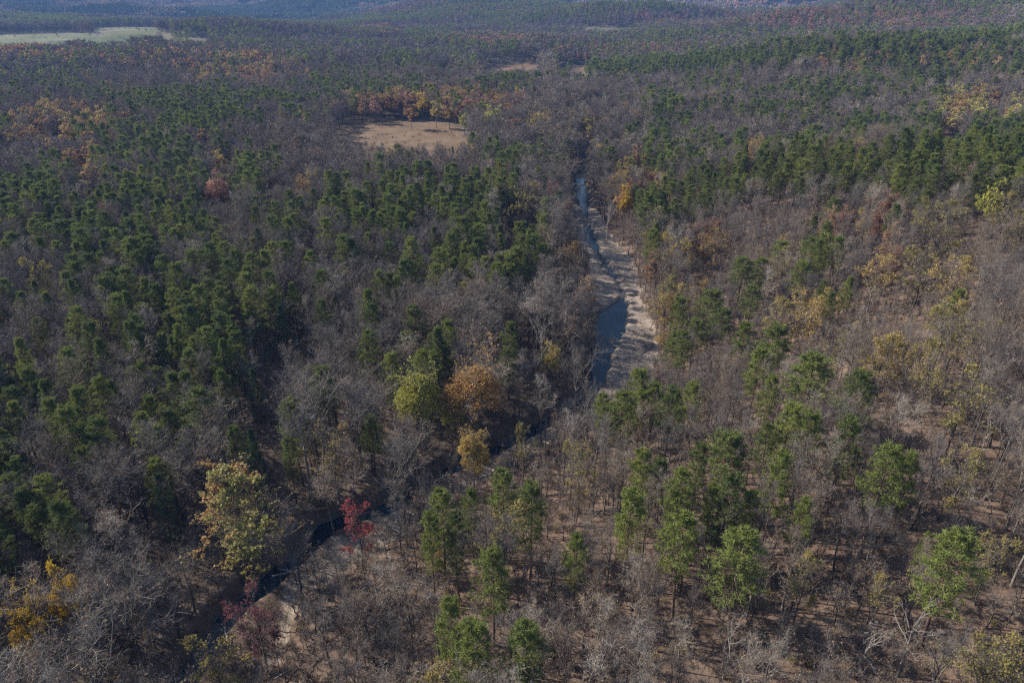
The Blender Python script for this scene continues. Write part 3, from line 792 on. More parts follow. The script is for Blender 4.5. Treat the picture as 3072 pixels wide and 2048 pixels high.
# ------------------------------------------------------------------ hand-placed trees (crown top pixel, crown width in pixels)
THINGS = []     # rows: dict(kind, proto, x, y, z, rot, sx, sz, label, landmark phrase, fixed)
def put(kind, proto, px, py, wpx, label, H=None, mark=None, rot=None, base=False, cw=None, grp=None):
    H = (H or proto.H) * (1.25 if kind not in ('dead_tree',) and proto is not P_BIG else 1.1)
    x, y, z = hit(px, py, 0 if base else H * 0.97)
    _, _, dep = project(np.array([x]), np.array([y]), np.array([z + H * 0.7])); dep = float(dep[0])
    co = np.concatenate([v for v in [np.array([0.0])]])
    sz = H / proto.H
    sx = (wpx * K / FPX * dep) / cw if cw else sz
    sx = float(np.clip(sx, 0.55 * sz, 1.6 * sz))
    THINGS.append(dict(kind=kind, proto=proto, x=x, y=y, z=z, rot=RNG.uniform(0, 6.28) if rot is None else rot, sx=sx, sz=sz, label=label, mark=mark, grp=grp, px=px, py=py))
    OCC.append((x, y, 0.5 * (cw or 6) * sx * 0.8))
    if kind == 'autumn_tree' and mark and py > 700: OCC.append((x - 8.5, y + 3.4, 5.5))     # sunny side stands free

def leafy(kind, px, py, w, label, H=18, mark=None, v=0, far=False):
    p = ROUND[kind] if (kind in ROUND and w > 52 and w != 84 and not far) else LEAFY[kind][1 if far else 0][v]
    put('autumn_tree', p, px, py, w, label, H=H, mark=mark, cw=9.6)

put('autumn_tree', P_BIG, 530, 1118, 235, 'huge leaning tree with mixed green, orange and gold leaves on the shaded creek bank', H=25, mark='the huge mixed-colour creekside tree', cw=15.5, rot=2.0)
leafy('lime', 955, 850, 112, 'round yellow-green tree beside the orange round tree above the creek bend', 19, 'the round yellow-green tree')
leafy('orange', 1085, 832, 118, 'round orange tree beside the round yellow-green tree above the creek', 20, 'the round orange tree', 1)
leafy('lime', 1035, 905, 50, 'small lime strip of foliage squeezed between the yellow-green and orange round trees', 13, None, 1)
leafy('yellow', 1085, 985, 84, 'broad amber tree on the creek edge below the round orange tree', 16, 'the amber creekside tree')
leafy('olive', 1200, 985, 50, 'thin tan-leaved tree on the creek edge beside the amber tree', 14, None)
leafy('yellow', 1272, 790, 50, 'small amber tree standing among grey bare trees beside the wide creek pool', 13, 'the small amber tree by the pool', 1)
leafy('gold', 132, 1310, 78, 'bright golden tree, the upper of the two near the lower corner', 15, 'the upper golden tree')
leafy('gold', 40, 1388, 84, 'bright golden tree cut by the picture edge, the lower of the two', 16, 'the lower golden tree', 1)
leafy('red', 815, 1165, 84, 'vivid crimson young tree on the far rim of the gravel bar', 13, 'the vivid crimson tree')
leafy('maroon', 575, 1370, 120, 'dark crimson thin-leaved tree leaning over the shaded creek', 16, 'the dark crimson tree', 1)
leafy('olive', 480, 1495, 130, 'pale yellow thin-leaved tree by the creek at the bottom edge', 13, 'the pale yellow tree', 1)
leafy('pink', 491, 403, 54, 'large dusty pink tree alone among dark pines', 19, 'the dusty pink tree')
leafy('orange', 503, 350, 38, 'round orange tree just above the dusty pink tree', 16, 'the orange tree above the pink one', 0, True)
leafy('orange', 459, 298, 32, 'small bright orange tree alone in grey woods beyond the pink tree', 15, 'the lone small orange tree', 1, True)
leafy('orange', 198, 370, 44, 'round orange tree at the lower end of the autumn cluster', 17, 'the lower orange tree of the cluster', 0, True)
leafy('rust', 107, 266, 50, 'rust-red tree at the head of the autumn cluster', 17, 'the rust tree heading the cluster', 0, True)
leafy('yellow', 150, 292, 44, 'yellow tree just below the rust tree of the autumn cluster', 17, None, 0, True)
leafy('orange', 183, 345, 40, 'amber-orange tree in the middle of the autumn cluster', 16, None, 1, True)
leafy('yellow', 20, 300, 36, 'yellow tree beside the picture edge at the autumn cluster', 16, None, 1, True)
leafy('olive', 690, 318, 34, 'pale yellow tree beside a small red-orange crown in grey woods', 15, None, 0, True)
leafy('rust', 676, 322, 30, 'small red-orange crown beside a pale yellow tree in grey woods', 15, None, 1, True)
leafy('lime', 1130, 250, 62, 'olive-lime tree at the corner of the brown clearing', 19, 'the lime tree at the clearing corner', 0, True)
leafy('rust', 1185, 272, 62, 'broad rust tree between the clearing and the creek', 17, 'the broad rust tree by the clearing', 0, True)
leafy('orange', 1172, 236, 56, 'orange tree behind the broad rust tree beyond the clearing', 17, None, 1, True)
leafy('orange', 1275, 205, 30, 'small orange tree far up the creek valley', 15, None, 0, True)
leafy('gold', 968, 215, 34, 'tall golden tree at the back edge of the clearing', 19, 'the tall golden tree behind the clearing', 0, True)
leafy('yellow', 1000, 238, 36, 'amber tree in the row behind the brown clearing', 17, None, 0, True)
leafy('orange', 942, 240, 38, 'orange tree in the row behind the brown clearing', 17, None, 1, True)
leafy('yellow', 1030, 243, 32, 'yellow-brown tree at the end of the row behind the clearing', 16, None, 1, True)
leafy('pink', 860, 232, 30, 'pinkish tree at the start of the row behind the clearing', 16, None, 0, True)
leafy('rust', 832, 232, 26, 'tan-pink tree behind the near corner of the clearing', 16, None, 1, True)
leafy('lime', 1065, 263, 26, 'small yellow tree inside the end of the brown clearing', 13, None, 1, True)
leafy('olive', 1355, 280, 42, 'pale tan round tree beyond the creek bend', 16, 'the pale tan tree beyond the creek', 0, True)
leafy('olive', 1195, 440, 64, 'pale yellow-tan tree in the pine stand beside the creek', 17, 'the pale tan tree among pines', 1, True)
leafy('yellow', 1085, 338, 40, 'pale yellow tree at the near side of the clearing', 14, None, 0, True)
leafy('orange', 1015, 335, 24, 'small orange crown at the near side of the clearing', 12, None, 0, True)
leafy('gold', 1440, 428, 34, 'small golden crown above the upper creek pool', 17, 'the golden crown above the upper pool', 0, True)
leafy('yellow', 1435, 315, 28, 'small yellow tree where the creek disappears into the woods', 16, None, 1, True)
leafy('amber', 1312, 560, 56, 'orange-brown tree leaning over the creek narrows', 13, 'the orange tree at the creek narrows')
leafy('amber', 1630, 545, 72, 'orange tree among bare trees on the lower hillside', 16, 'the orange hillside tree', 1)
leafy('amber', 1615, 640, 44, 'small orange tree below the larger orange hillside tree', 13, None)
leafy('rust', 1500, 585, 40, 'sparse coral-red tree beside the gravel bar', 15, 'the coral-red tree')
leafy('gold', 1530, 765, 70, 'low amber bush at the rim of the gravel bar', 5.5, 'the low amber bush')
leafy('amber', 1870, 695, 110, 'broad amber tree in the middle of the open hillside', 15, 'the broad amber hillside tree')
leafy('olive', 1800, 700, 100, 'olive-gold tree beside the broad amber hillside tree', 15, None)
leafy('amber', 2025, 590, 92, 'flat-topped orange tree on the upper hillside', 15, 'the flat-topped orange tree', 1)
leafy('olive', 2125, 585, 110, 'olive-yellow tree beside the flat-topped orange tree', 16, None, 1)
leafy('olive', 2185, 478, 110, 'large olive-yellow tree near the hill crest', 17, 'the olive tree near the crest')
leafy('olive', 1330, 1035, 78, 'slender yellow-green tree on the slope below the creek bend', 16, 'the slender yellow-green tree', 1)
leafy('yellow', 2200, 255, 52, 'yellow-green tree on the dark distant ridge', 17, 'the yellow tree on the dark ridge', 0, True)
leafy('orange', 2290, 205, 44, 'orange tree high on the distant pine ridge', 16, None, 0, True)
leafy('lime', 2285, 425, 50, 'yellow-green tree on the near pine crest', 14, None, 0, True)
leafy('olive', 2150, 800, 100, 'thin olive-leaved tree on the open hillside', 14, 'the thin olive hillside tree')
leafy('olive', 2230, 880, 120, 'wide olive-leaved tree low on the hillside', 14, None, 1)
leafy('olive', 2230, 1050, 100, 'faded tan-olive tree near the picture edge on the hillside', 13, None)
leafy('olive', 2300, 1240, 90, 'tan-leaved small tree at the lower picture edge', 11, None, 1)
leafy('olive', 1860, 1290, 80, 'dark olive scrub tree beside the lower hillside pines', 12, None)
leafy('yellow', 1000, 1265, 40, 'small amber sapling under the creekside pines', 7, None)
leafy('olive', 2030, 1330, 70, 'small olive sapling on bare red ground', 8, None)

# sycamores and dead trees with pale limbs
put('sycamore', P_WHITE[0], 1245, 730, 70, 'white-limbed bare sycamore among grey trees beside the pool', H=17, mark='the white-limbed sycamore', cw=10)
put('sycamore', P_WHITE[1], 1340, 520, 50, 'white-limbed bare sycamore leaning over the creek narrows', H=15, cw=10)
put('sycamore', P_WHITE[0], 1400, 460, 50, 'pale forked sycamore at the gravel edge of the upper pool', H=18, mark=None, cw=10, rot=1.0)
put('sycamore', P_WHITE[2], 760, 1010, 130, 'large twiggy tan tree above the shaded creek', H=15, cw=10, mark='the twiggy tan tree')
put('dead_tree', P_DEAD[0], 2120, 1385, 150, 'spreading dead tree with twisted pale limbs at the bottom edge', H=14, mark='the spreading dead tree', cw=10)
put('dead_tree', P_DEAD[1], 2010, 1440, 120, 'dead tree with tangled pale branches next to the spreading one', H=9, cw=10)
put('dead_tree', P_DEAD[2], 1930, 1440, 90, 'low broken dead tree with pale limbs on the lower slope', H=8, cw=10)
put('dead_tree', P_DEAD[0], 1690, 1410, 80, 'upright dead tree with silver limbs between bare saplings', H=13, cw=10, rot=2.2)
put('dead_tree', P_DEAD[1], 2290, 930, 90, 'silver dead tree with forked top on the hillside edge', H=14, cw=10)
put('dead_tree', P_DEAD[2], 430, 1190, 70, 'small pale dead tree in the shade beside the huge mixed-colour tree', H=12, cw=10)
put('dead_tree', P_DEAD[0], 95, 1490, 80, 'silver bare dead tree below the golden trees', H=12, cw=10, rot=4)

PINES = [(1705, 590, 70), (1752, 592, 60), (1642, 668, 80), (1668, 712, 60), (1600, 735, 60), (1552, 762, 60), (1730, 655, 60), (1790, 748, 100), (1868, 812, 115), (1745, 800, 70), (1975, 858, 95),
         (1822, 930, 90), (1868, 950, 80), (1955, 960, 80), (1590, 880, 60), (1432, 898, 76), (1396, 930, 60), (1505, 878, 60), (1472, 848, 70), (1478, 1033, 74), (1520, 1058, 60), (1612, 1018, 60), (1682, 1000, 112),
         (1572, 1078, 84), (1682, 1095, 90), (1452, 1128, 96), (1552, 1135, 50), (1580, 1190, 100), (1725, 1228, 138), (1325, 1225, 60), (1152, 1082, 84), (1222, 1112, 90), (1010, 1128, 84), (1082, 1128, 50), (985, 1178, 66),
         (1045, 1180, 66), (1130, 1262, 100), (1032, 1380, 90), (1088, 1432, 120), (1206, 1438, 124), (2045, 1030, 100), (2095, 1040, 60), (2212, 1228, 140), (1380, 905, 50), (1722, 1132, 60), (1640, 1115, 60), (1850, 1148, 60),
         (1795, 1040, 70), (1800, 555, 60), (1870, 545, 60), (1920, 455, 50), (1845, 600, 60), (2135, 1225, 40)]
pdesc = ['tall straight pine with layered crown', 'pine with bushy rounded crown', 'pine with open crown and visible trunk', 'dense bright green pine', 'pine with ragged lopsided crown', 'slender pine on a long bare trunk']
PMARK = {1682: 'the dark bushy pine', 1725: 'the broad bright lower pine', 2212: 'the big pine by the lower corner', 1130: 'the tall pine in mid slope', 1206: 'the bushy bottom pine', 1868: 'the wide hillside pine', 1975: 'the lone hillside pine', 1010: 'the creekside pine group', 1478: 'the bright pine pair'}
for i, (a, b, w) in enumerate(PINES):
    H = 18.5 if b > 1000 else 17.5
    if w < 62: H -= 3
    if a == 2135: H = 12
    put('pine_tree', P_PINE_A[(0, 1, 3, 4)[(i * 3 + a) % 4]], a, b, w, None, H=H, mark=PMARK.get(a), cw=6.0)
for (a, b, w, h) in [(360, 1085, 70, 17), (575, 985, 70, 19), (640, 700, 60, 17), (575, 845, 60, 15)]:
    put('cedar_tree', P_CED_A[(a // 7) % 3], a, b, w, None, H=h, cw=6.5)

# ------------------------------------------------------------------ fill in the wood
OX = np.array([o[0] for o in OCC]); OY = np.array([o[1] for o in OCC]); OR = np.array([o[2] for o in OCC])
def clear_of_hand(X, Y):
    ok = np.ones(len(X), bool)
    for ox, oy, orr in OCC:
        ok &= (X - ox) ** 2 + (Y - oy) ** 2 > (orr + 1.3) ** 2
    return ok

def occluder(X, Y, Z, h):
    """keeps the big hand-placed crowns visible: no generated pine or leafy crown right in front of them"""
    px, py, dep = project(X, Y, Z + h * 0.75)
    bad = np.zeros(len(X), bool)
    for t in THINGS:
        if t['kind'] in ('autumn_tree', 'cedar_tree') and t['py'] > 195:
            tx, ty, td = project(np.array([t['x']]), np.array([t['y']]), np.array([t['z'] + t['sz'] * t['proto'].H * 0.6]))
            r = (5.5 * t['sx'] + 2.5) / td[0] * FPX / K
            bad |= (np.abs(px - tx[0]) < r) & (np.abs(py - ty[0]) < r * 1.25) & (dep < td[0])
    return bad

INST = {}   # (stuff kind) -> list of arrays x,y,z,rot,sx,sz,variant index
VARS = {'pine': P_PINE_A + P_PINE_B + P_PINE_C, 'cedar': P_CED_A + P_CED_B, 'bare': P_BARE_A + P_BARE_B + P_BARE_C, 'leafy': [], 'brush': P_SHRUB + P_SAP}
LK = list(LEAFY.keys()); LOFF = {}
for k in LK:
    for lod in range(3):
        LOFF[(k, lod)] = (len(VARS['leafy']), len(LEAFY[k][lod])); VARS['leafy'] += LEAFY[k][lod]
def off(kind, lod):
    if kind == 'pine': return [(0, 6), (6, 5), (11, 4)][lod]
    if kind == 'cedar': return [(0, 3), (3, 2), (3, 2)][lod]
    if kind == 'bare': return [(0, 10), (10, 5), (15, 4)][lod]

rows = []
def grow(r0, r1, s, lod):
    X, Y = scatter(r0, r1, s)
    Z = height(X, Y)
    sx_ = X - river_x(Y)
    sp = classify(X, Y, Z)
    rip = (X < river_x(Y)) & (X > river_x(Y) - 55)
    hmul = 0.80 + 0.32 * RNG.uniform(size=len(X))
    H = np.where(sp == 1, 24.0, np.where(sp == 2, 15.5, 20.0)) * hmul
    slope = (sx_ > 25) & (Y < 420)
    H = np.where(slope, H * 0.84, H)
    H = np.where(sp == 0, H * RNG.choice([0.62, 0.85, 1.0, 1.08], len(X), p=[.10, .22, .38, .30]), H)
    riparian = (sx_ <= 0) & (sx_ > -45) & (sp == 0)
    H = np.where(riparian, H * 1.12, H)
    ok = ~open_ground(X, Y, Z, H)
    if r0 < 600: ok &= clear_of_hand(X, Y)
    if lod < 2: ok &= ~(occluder(X, Y, Z, H) & ((lod == 0) | (sp > 0)))
    if lod == 0:
        px, py, _ = project(X, Y, Z + H * 0.6)
        thin = in_poly(px, py, CREEK_LOW) | in_poly(px, py, CREEK_MID)
        ok &= ~(thin & ((sp > 0) | (RNG.uniform(size=len(X)) < 0.25)))
        ok &= ~(slope & (RNG.uniform(size=len(X)) < 0.08))      # the hillside is open
    wd = np.where((sp == 0) & rip, 1.25, np.where((sp == 0) & slope, 0.9, 1.0))
    X, Y, Z, sp, H, wd = X[ok], Y[ok], Z[ok], sp[ok], H[ok], wd[ok]
    rows.append((X, Y, Z, sp, H, np.full(len(X), lod), wd))
grow(22, 400, 5.9, 0)
grow(400, 1000, 6.6, 1)
grow(1000, 2900, 8.4, 2)
X, Y, Z, SPC, HH, LOD, WDM = [np.concatenate(c) for c in zip(*rows)]
ROT = RNG.uniform(0, 2 * math.pi, len(X)); WID = RNG.uniform(0.86, 1.20, len(X)) * WDM; VAR = RNG.uniform(size=len(X))
TILT = RNG.normal(0, 0.035, (len(X), 2))

def species(i):
    s = SPC[i]; return 'bare' if s == 0 else 'pine' if s == 1 else 'cedar' if s == 2 else 'leafy'
# individuals: the generated trees that show largest, 300 of a kind with the hand-placed ones
PXc, PYc, DEP = project(X, Y, Z + HH * 0.8)
inview = (PXc > -20) & (PXc < 2372) & (PYc > -20) & (PYc < 1640) & (DEP > 5)
size = np.where(inview, HH / DEP, 0)
chosen = np.zeros(len(X), bool)
for kind, mask in (('pine', SPC == 1), ('bare', SPC == 0), ('cedar', SPC == 2), ('leafy', SPC >= 3)):
    nm = {'pine': 'pine_tree', 'bare': 'bare_tree', 'cedar': 'cedar_tree', 'leafy': 'autumn_tree'}[kind]
    quota = 298 - sum(1 for t in THINGS if t['kind'] == nm)
    if kind == 'cedar': quota = 120
    idx = np.where(mask & inview & (LOD < 2))[0]
    idx = idx[np.argsort(-size[idx])][:quota]
    chosen[idx] = True

KNAME = {'pine': 'pine_tree', 'bare': 'bare_tree', 'cedar': 'cedar_tree', 'leafy': 'autumn_tree'}
def variant(i):
    k = species(i); lod = int(LOD[i])
    if k == 'leafy': o, n = LOFF[(LK[SPC[i] - 3], lod)]
    else: o, n = off(k, lod)
    return k, o + int(VAR[i] * n)
for i in np.where(chosen)[0]:
    k, v = variant(i); p = VARS[k][v]
    THINGS.append(dict(kind=KNAME[k], proto=p, x=X[i], y=Y[i], z=Z[i], rot=ROT[i], sx=HH[i] / p.H * WID[i], sz=HH[i] / p.H, label=None, mark=None, grp=None,
                       px=PXc[i], py=PYc[i], tilt=TILT[i], hue=LK[SPC[i] - 3] if k == 'leafy' else None))

# ------------------------------------------------------------------ labels that single each tree out
MARKS = [(t['mark'], t['px'], t['py']) for t in THINGS if t.get('mark')]
MARKS += [('the wide creek pool', 1405, 740), ('the upper creek pool', 1335, 440), ('the brown clearing', 930, 300), ('the gravel bar', 1460, 810), ('the lower shaded creek', 480, 1470),
          ('the upper left pine mass', 170, 560), ('the corner pine block', 60, 980), ('the mid slope bare woods', 1500, 1380)]
ORD = ['nearest', 'second nearest', 'third nearest', 'fourth nearest', 'fifth nearest', 'sixth nearest', 'seventh nearest', 'eighth nearest', 'ninth nearest', 'tenth nearest', 'eleventh nearest', 'twelfth nearest',
       'thirteenth nearest', 'fourteenth nearest', 'fifteenth nearest', 'sixteenth nearest', 'seventeenth nearest', 'eighteenth nearest', 'nineteenth nearest', 'twentieth nearest', 'twenty-first nearest', 'twenty-second nearest', 'twenty-third nearest', 'twenty-fourth nearest', 'twenty-fifth nearest', 'twenty-sixth nearest', 'twenty-seventh nearest', 'twenty-eighth nearest', 'twenty-ninth nearest', 'thirtieth nearest']
SECT = ['right of', 'below and right of', 'below', 'below and left of', 'left of', 'above and left of', 'above', 'above and right of']
LOOK = {'pine_tree': 'green pine', 'bare_tree': 'bare grey tree', 'cedar_tree': 'dark conical cedar', 'autumn_tree': 'autumn tree'}
HUEW = {'yellow': 'yellow tree', 'gold': 'golden tree', 'lime': 'yellow-green tree', 'orange': 'orange tree', 'rust': 'rust-brown tree', 'red': 'thin red tree', 'pink': 'dusty pink tree', 'olive': 'thin olive-leaved tree', 'amber': 'thin amber tree', 'maroon': 'maroon tree'}
buckets = {}
for t in THINGS:
    if t['label']: continue
    best = min(MARKS, key=lambda m: (m[1] - t['px']) ** 2 + (m[2] - t['py']) ** 2 if abs(m[1] - t['px']) + abs(m[2] - t['py']) > 12 else 1e12)
    dx, dy = t['px'] - best[1], t['py'] - best[2]
    sec = int(((math.degrees(math.atan2(dy, dx)) + 22.5) % 360) // 45)
    look = HUEW[t['hue']] if t.get('hue') else LOOK[t['kind']]
    buckets.setdefault((look, best[0], sec), []).append((math.hypot(dx, dy), id(t), t))
for (look, mk, sec), L in buckets.items():
    L.sort(key=lambda q: q[:2])
    for j, (_, _, t) in enumerate(L):
        if j < len(ORD): t['label'] = '%s %s %s %s' % (ORD[j], look, SECT[sec], mk)
        else: t['label'] = 'outlying %s far %s %s' % (look, SECT[sec], mk)
GROUPS = {'pine_tree': 'pine trees of the wood', 'bare_tree': 'leafless trees of the wood', 'cedar_tree': 'dark cedars of the wood', 'autumn_tree': 'trees in autumn leaf',
          'sycamore': 'white-limbed sycamores', 'dead_tree': 'dead trees with pale limbs'}
CATS = {'pine_tree': 'pine tree', 'bare_tree': 'bare tree', 'cedar_tree': 'cedar', 'autumn_tree': 'autumn tree', 'sycamore': 'sycamore', 'dead_tree': 'dead tree'}
for t in THINGS:
    e = bpy.data.objects.new(t['kind'], None); scene.collection.objects.link(e)
    e.empty_display_size = 0.5
    e.location = (float(t['x']), float(t['y']), float(t['z'])); tl = t.get('tilt', (0, 0))
    e.rotation_euler = (float(tl[0]), float(tl[1]), float(t['rot'])); e.scale = (float(t['sx']), float(t['sx']), float(t['sz']))
    e['label'] = t['label']; e['category'] = CATS[t['kind']]; e['group'] = GROUPS[t['kind']]
    obj('trunk', t['proto'].wood, e); obj('crown', t['proto'].crown, e)

# ------------------------------------------------------------------ the rest of the wood: one object per kind
def points_object(name, protos, X, Y, Z, rot, sx, sz, var, tilt, **props):
    coll = bpy.data.collections.new(name + ' sources'); 
    for i, p in enumerate(protos):
        me = p.joined if hasattr(p, 'joined') else p
        o = bpy.data.objects.new('%s_source_%03d' % (name, i), me); coll.objects.link(o)
    me = bpy.data.meshes.new(name); n = len(X)
    me.vertices.add(n); me.vertices.foreach_set('co', np.stack([X, Y, Z], 1).astype(np.float32).ravel())
    a = me.attributes.new('variant', 'INT', 'POINT'); a.data.foreach_set('value', np.asarray(var, np.int32))
    a = me.attributes.new('turn', 'FLOAT_VECTOR', 'POINT'); a.data.foreach_set('vector', np.stack([tilt[:, 0], tilt[:, 1], rot], 1).astype(np.float32).ravel())
    a = me.attributes.new('size', 'FLOAT_VECTOR', 'POINT'); a.data.foreach_set('vector', np.stack([sx, sx, sz], 1).astype(np.float32).ravel())
    me.update()
    ng = bpy.data.node_groups.new(name + ' planting', 'GeometryNodeTree')
    ng.interface.new_socket('Geometry', in_out='INPUT', socket_type='NodeSocketGeometry')
    ng.interface.new_socket('Geometry', in_out='OUTPUT', socket_type='NodeSocketGeometry')
    N = ng.nodes; L = ng.links
    gi = N.new('NodeGroupInput'); go = N.new('NodeGroupOutput')
    ip = N.new('GeometryNodeInstanceOnPoints'); ip.inputs['Pick Instance'].default_value = True
    ci = N.new('GeometryNodeCollectionInfo'); ci.inputs['Collection'].default_value = coll
    ci.inputs['Separate Children'].default_value = True; ci.inputs['Reset Children'].default_value = True
    def na(nm, ty):
        q = N.new('GeometryNodeInputNamedAttribute'); q.data_type = ty; q.inputs['Name'].default_value = nm; return q.outputs['Attribute']
    L.new(gi.outputs[0], ip.inputs['Points']); L.new(ci.outputs[0], ip.inputs['Instance'])
    L.new(na('variant', 'INT'), ip.inputs['Instance Index'])
    er = N.new('FunctionNodeEulerToRotation'); L.new(na('turn', 'FLOAT_VECTOR'), er.inputs[0]); L.new(er.outputs[0], ip.inputs['Rotation'])
    L.new(na('size', 'FLOAT_VECTOR'), ip.inputs['Scale'])
    L.new(ip.outputs[0], go.inputs[0])
    o = obj(name, me, kind='stuff', **props)
    md = o.modifiers.new('planting', 'NODES'); md.node_group = ng
    return o

rest = np.where(~chosen)[0]
by = {}
for i in rest:
    k, v = variant(i); by.setdefault(k, []).append((i, v))
names = {'pine': ('pine_woods', 'dark green pines filling the woodland beyond the nearest trees'), 'bare': ('bare_woods', 'grey leafless trees filling the woodland beyond the nearest trees'),
         'cedar': ('cedar_woods', 'dark cedars scattered through the farther woodland'), 'leafy': ('autumn_woods', 'rust and yellow trees scattered through the farther woodland')}
for k, L in by.items():
    ii = np.array([a for a, b in L]); vv = np.array([b for a, b in L])
    ph = np.array([VARS[k][v].H for v in vv])
    points_object(names[k][0], VARS[k], X[ii], Y[ii], Z[ii], ROT[ii], HH[ii] / ph * WID[ii], HH[ii] / ph, vv, TILT[ii], label=names[k][1])

# undergrowth: brush and saplings
UX, UY = scatter(22, 430, 2.35)
UZ = height(UX, UY); us = UX - river_x(UY)
ok = ~open_ground(UX, UY, UZ, np.full(len(UX), 2.5))
_dc, _db = creek_masks(UX, UY)
bar_brush = (_dc > 1.2) & (_db < 0.3) & (RNG.uniform(size=len(UX)) < 0.16)
ok |= bar_brush
UX, UY, UZ, us, bar_brush = UX[ok], UY[ok], UZ[ok], us[ok], bar_brush[ok]
n = len(UX); uv = np.where(RNG.uniform(size=n) < 0.55, RNG.randint(0, 4, n), RNG.randint(4, 7, n))
usz = np.where(uv < 4, RNG.uniform(0.35, 0.95, n), RNG.uniform(0.5, 1.25, n))
uv = np.where(bar_brush, uv % 4, uv); usz = np.where(bar_brush, usz * 0.55, usz)
points_object('undergrowth', VARS['brush'], UX, UY, UZ, RNG.uniform(0, 6.28, n), usz, usz * RNG.uniform(0.8, 1.2, n), uv, RNG.normal(0, 0.05, (n, 2)), label='thin brush and saplings growing under the trees')

# windfall: broken limbs and small trunks lying in the leaf litter and on the gravel
def windfall(seed):
    rng = np.random.RandomState(seed); g = Geo(); L = rng.uniform(4, 9)
    s_ = np.linspace(-.5, .5, 5); P = np.stack([s_ * L, 0.25 * np.sin(s_ * 5 + seed), np.full(5, 0.22)], 1); r = rng.uniform(0.10, 0.2)
    g.tube(P, r * np.linspace(1, .35, 5), 5)
    k = 9; q = rng.uniform(-.1, .5, k); A = np.stack([q * L, np.zeros(k), np.full(k, .25)], 1); d = unit(np.stack([rng.uniform(.2, 1, k), rng.normal(0, .9, k), np.abs(rng.normal(0, .4, k))], 1))
    g.prisms(A, A + d * rng.uniform(.8, 2.4, (k, 1)), 0.05, 0.015, 3)
    T = np.repeat(A + d, 4, 0); g.slivers(T, np.repeat(d, 4, 0) + rng.normal(0, .6, T.shape), 0.9, 0.04, 0, rng=rng)
    return g.mesh('windfall', [M_deadbark if seed % 2 else M_bark])
FXX, FYY = scatter(24, 330, 8.0); _dc, _db = creek_masks(FXX, FYY); kk = (_dc > 0.5) & ((FXX > river_x(FYY)) | (RNG.uniform(size=len(FXX)) < 0.3)) & (RNG.uniform(size=len(FXX)) < 0.55)
FXX, FYY = FXX[kk], FYY[kk]; nf = len(FXX)
points_object('windfall_branches', [windfall(k) for k in range(5)], FXX, FYY, height(FXX, FYY), RNG.uniform(0, 6.28, nf), RNG.uniform(0.5, 1.2, nf), np.ones(nf), RNG.randint(0, 5, nf), RNG.normal(0, 0.1, (nf, 2)), label='broken limbs and thin trunks lying in the leaf litter')

# brush and tufts standing in the open fields and along their ragged rims
WX, WY = [], []
for k, P in fields_world:
    P = np.array(P); x0, y0 = P.min(0) - 25; x1, y1 = P.max(0) + 25; m = int(min(900, (x1 - x0) * (y1 - y0) / 45))
    gx = RNG.uniform(x0, x1, m); gy = RNG.uniform(y0, y1, m)
    jx = (fbm(gx / 14, gy / 14, 31, 3) - 0.5) * 22; jy = (fbm(gx / 14, gy / 14, 33, 3) - 0.5) * 30
    kk = in_poly(gx + jx * 2, gy + jy * 2, P) & (fbm(gx / 22, gy / 22, 121, 3) > 0.54)
    WX.append(gx[kk]); WY.append(gy[kk])
WX = np.concatenate(WX); WY = np.concatenate(WY); WZ = height(WX, WY); wn_ = len(WX)
ws = RNG.uniform(0.25, 0.7, wn_) * np.where(np.hypot(WX, WY) > 1200, 2.2, 1.0)
points_object('field_weeds', VARS['brush'][:4], WX, WY, WZ, RNG.uniform(0, 6.28, wn_), ws * 1.6, ws, RNG.randint(0, 4, wn_), np.zeros((wn_, 2)), label='tufts and low brush dotted over the open clearings')

# ------------------------------------------------------------------ distant wood as patches of small crowns
def patch_mesh(name, seed, kind, size=84.0, s=6.6):
    rng = np.random.RandomState(seed); g = Geo()
    c = np.arange(-size / 2, size / 2, s) + s / 2
    PX, PY = np.meshgrid(c, c); PX = PX.ravel() + rng.uniform(-2.5, 2.5, PX.size); PY = PY.ravel() + rng.uniform(-2.5, 2.5, PY.size)
    n = len(PX); u = rng.uniform(size=n)
    pf = {'pine': .85, 'bare': .08, 'mixed': .4, 'autumn': .15}[kind]
    lf = {'pine': .02, 'bare': .06, 'mixed': .08, 'autumn': .45}[kind]
    typ = np.where(u < pf, 1, np.where(u < pf + lf, 2, 0))
    mm = {0: 0, 1: 1, 2: 2}
    for i in range(n):
        H = rng.uniform(12, 19) * (1.1 if typ[i] == 1 else 0.95); R = rng.uniform(2.6, 4.4) * (0.85 if typ[i] == 1 else 1.15)
        k = 6; ring = []
        for (f, rf) in ((0.25, 0.55), (0.6, 1.0), (0.86, 0.62)):
            for j in range(k):
                a = 2 * math.pi * (j + rng.uniform(-.3, .3)) / k; rr = R * rf * rng.uniform(0.7, 1.25)
                ring.append((PX[i] + math.cos(a) * rr, PY[i] + math.sin(a) * rr, H * (f + rng.uniform(-.05, .05))))
        ring.append((PX[i] + rng.normal(0, .4), PY[i] + rng.normal(0, .4), H))
        F = []
        for q in range(2):
            for j in range(k):
                a = q * k + j; b = q * k + (j + 1) % k; F += [(a, b, a + k), (b, b + k, a + k)]
        for j in range(k): F.append((2 * k + j, 2 * k + (j + 1) % k, 3 * k))
        g.add(ring, F, int(typ[i]))
    return g
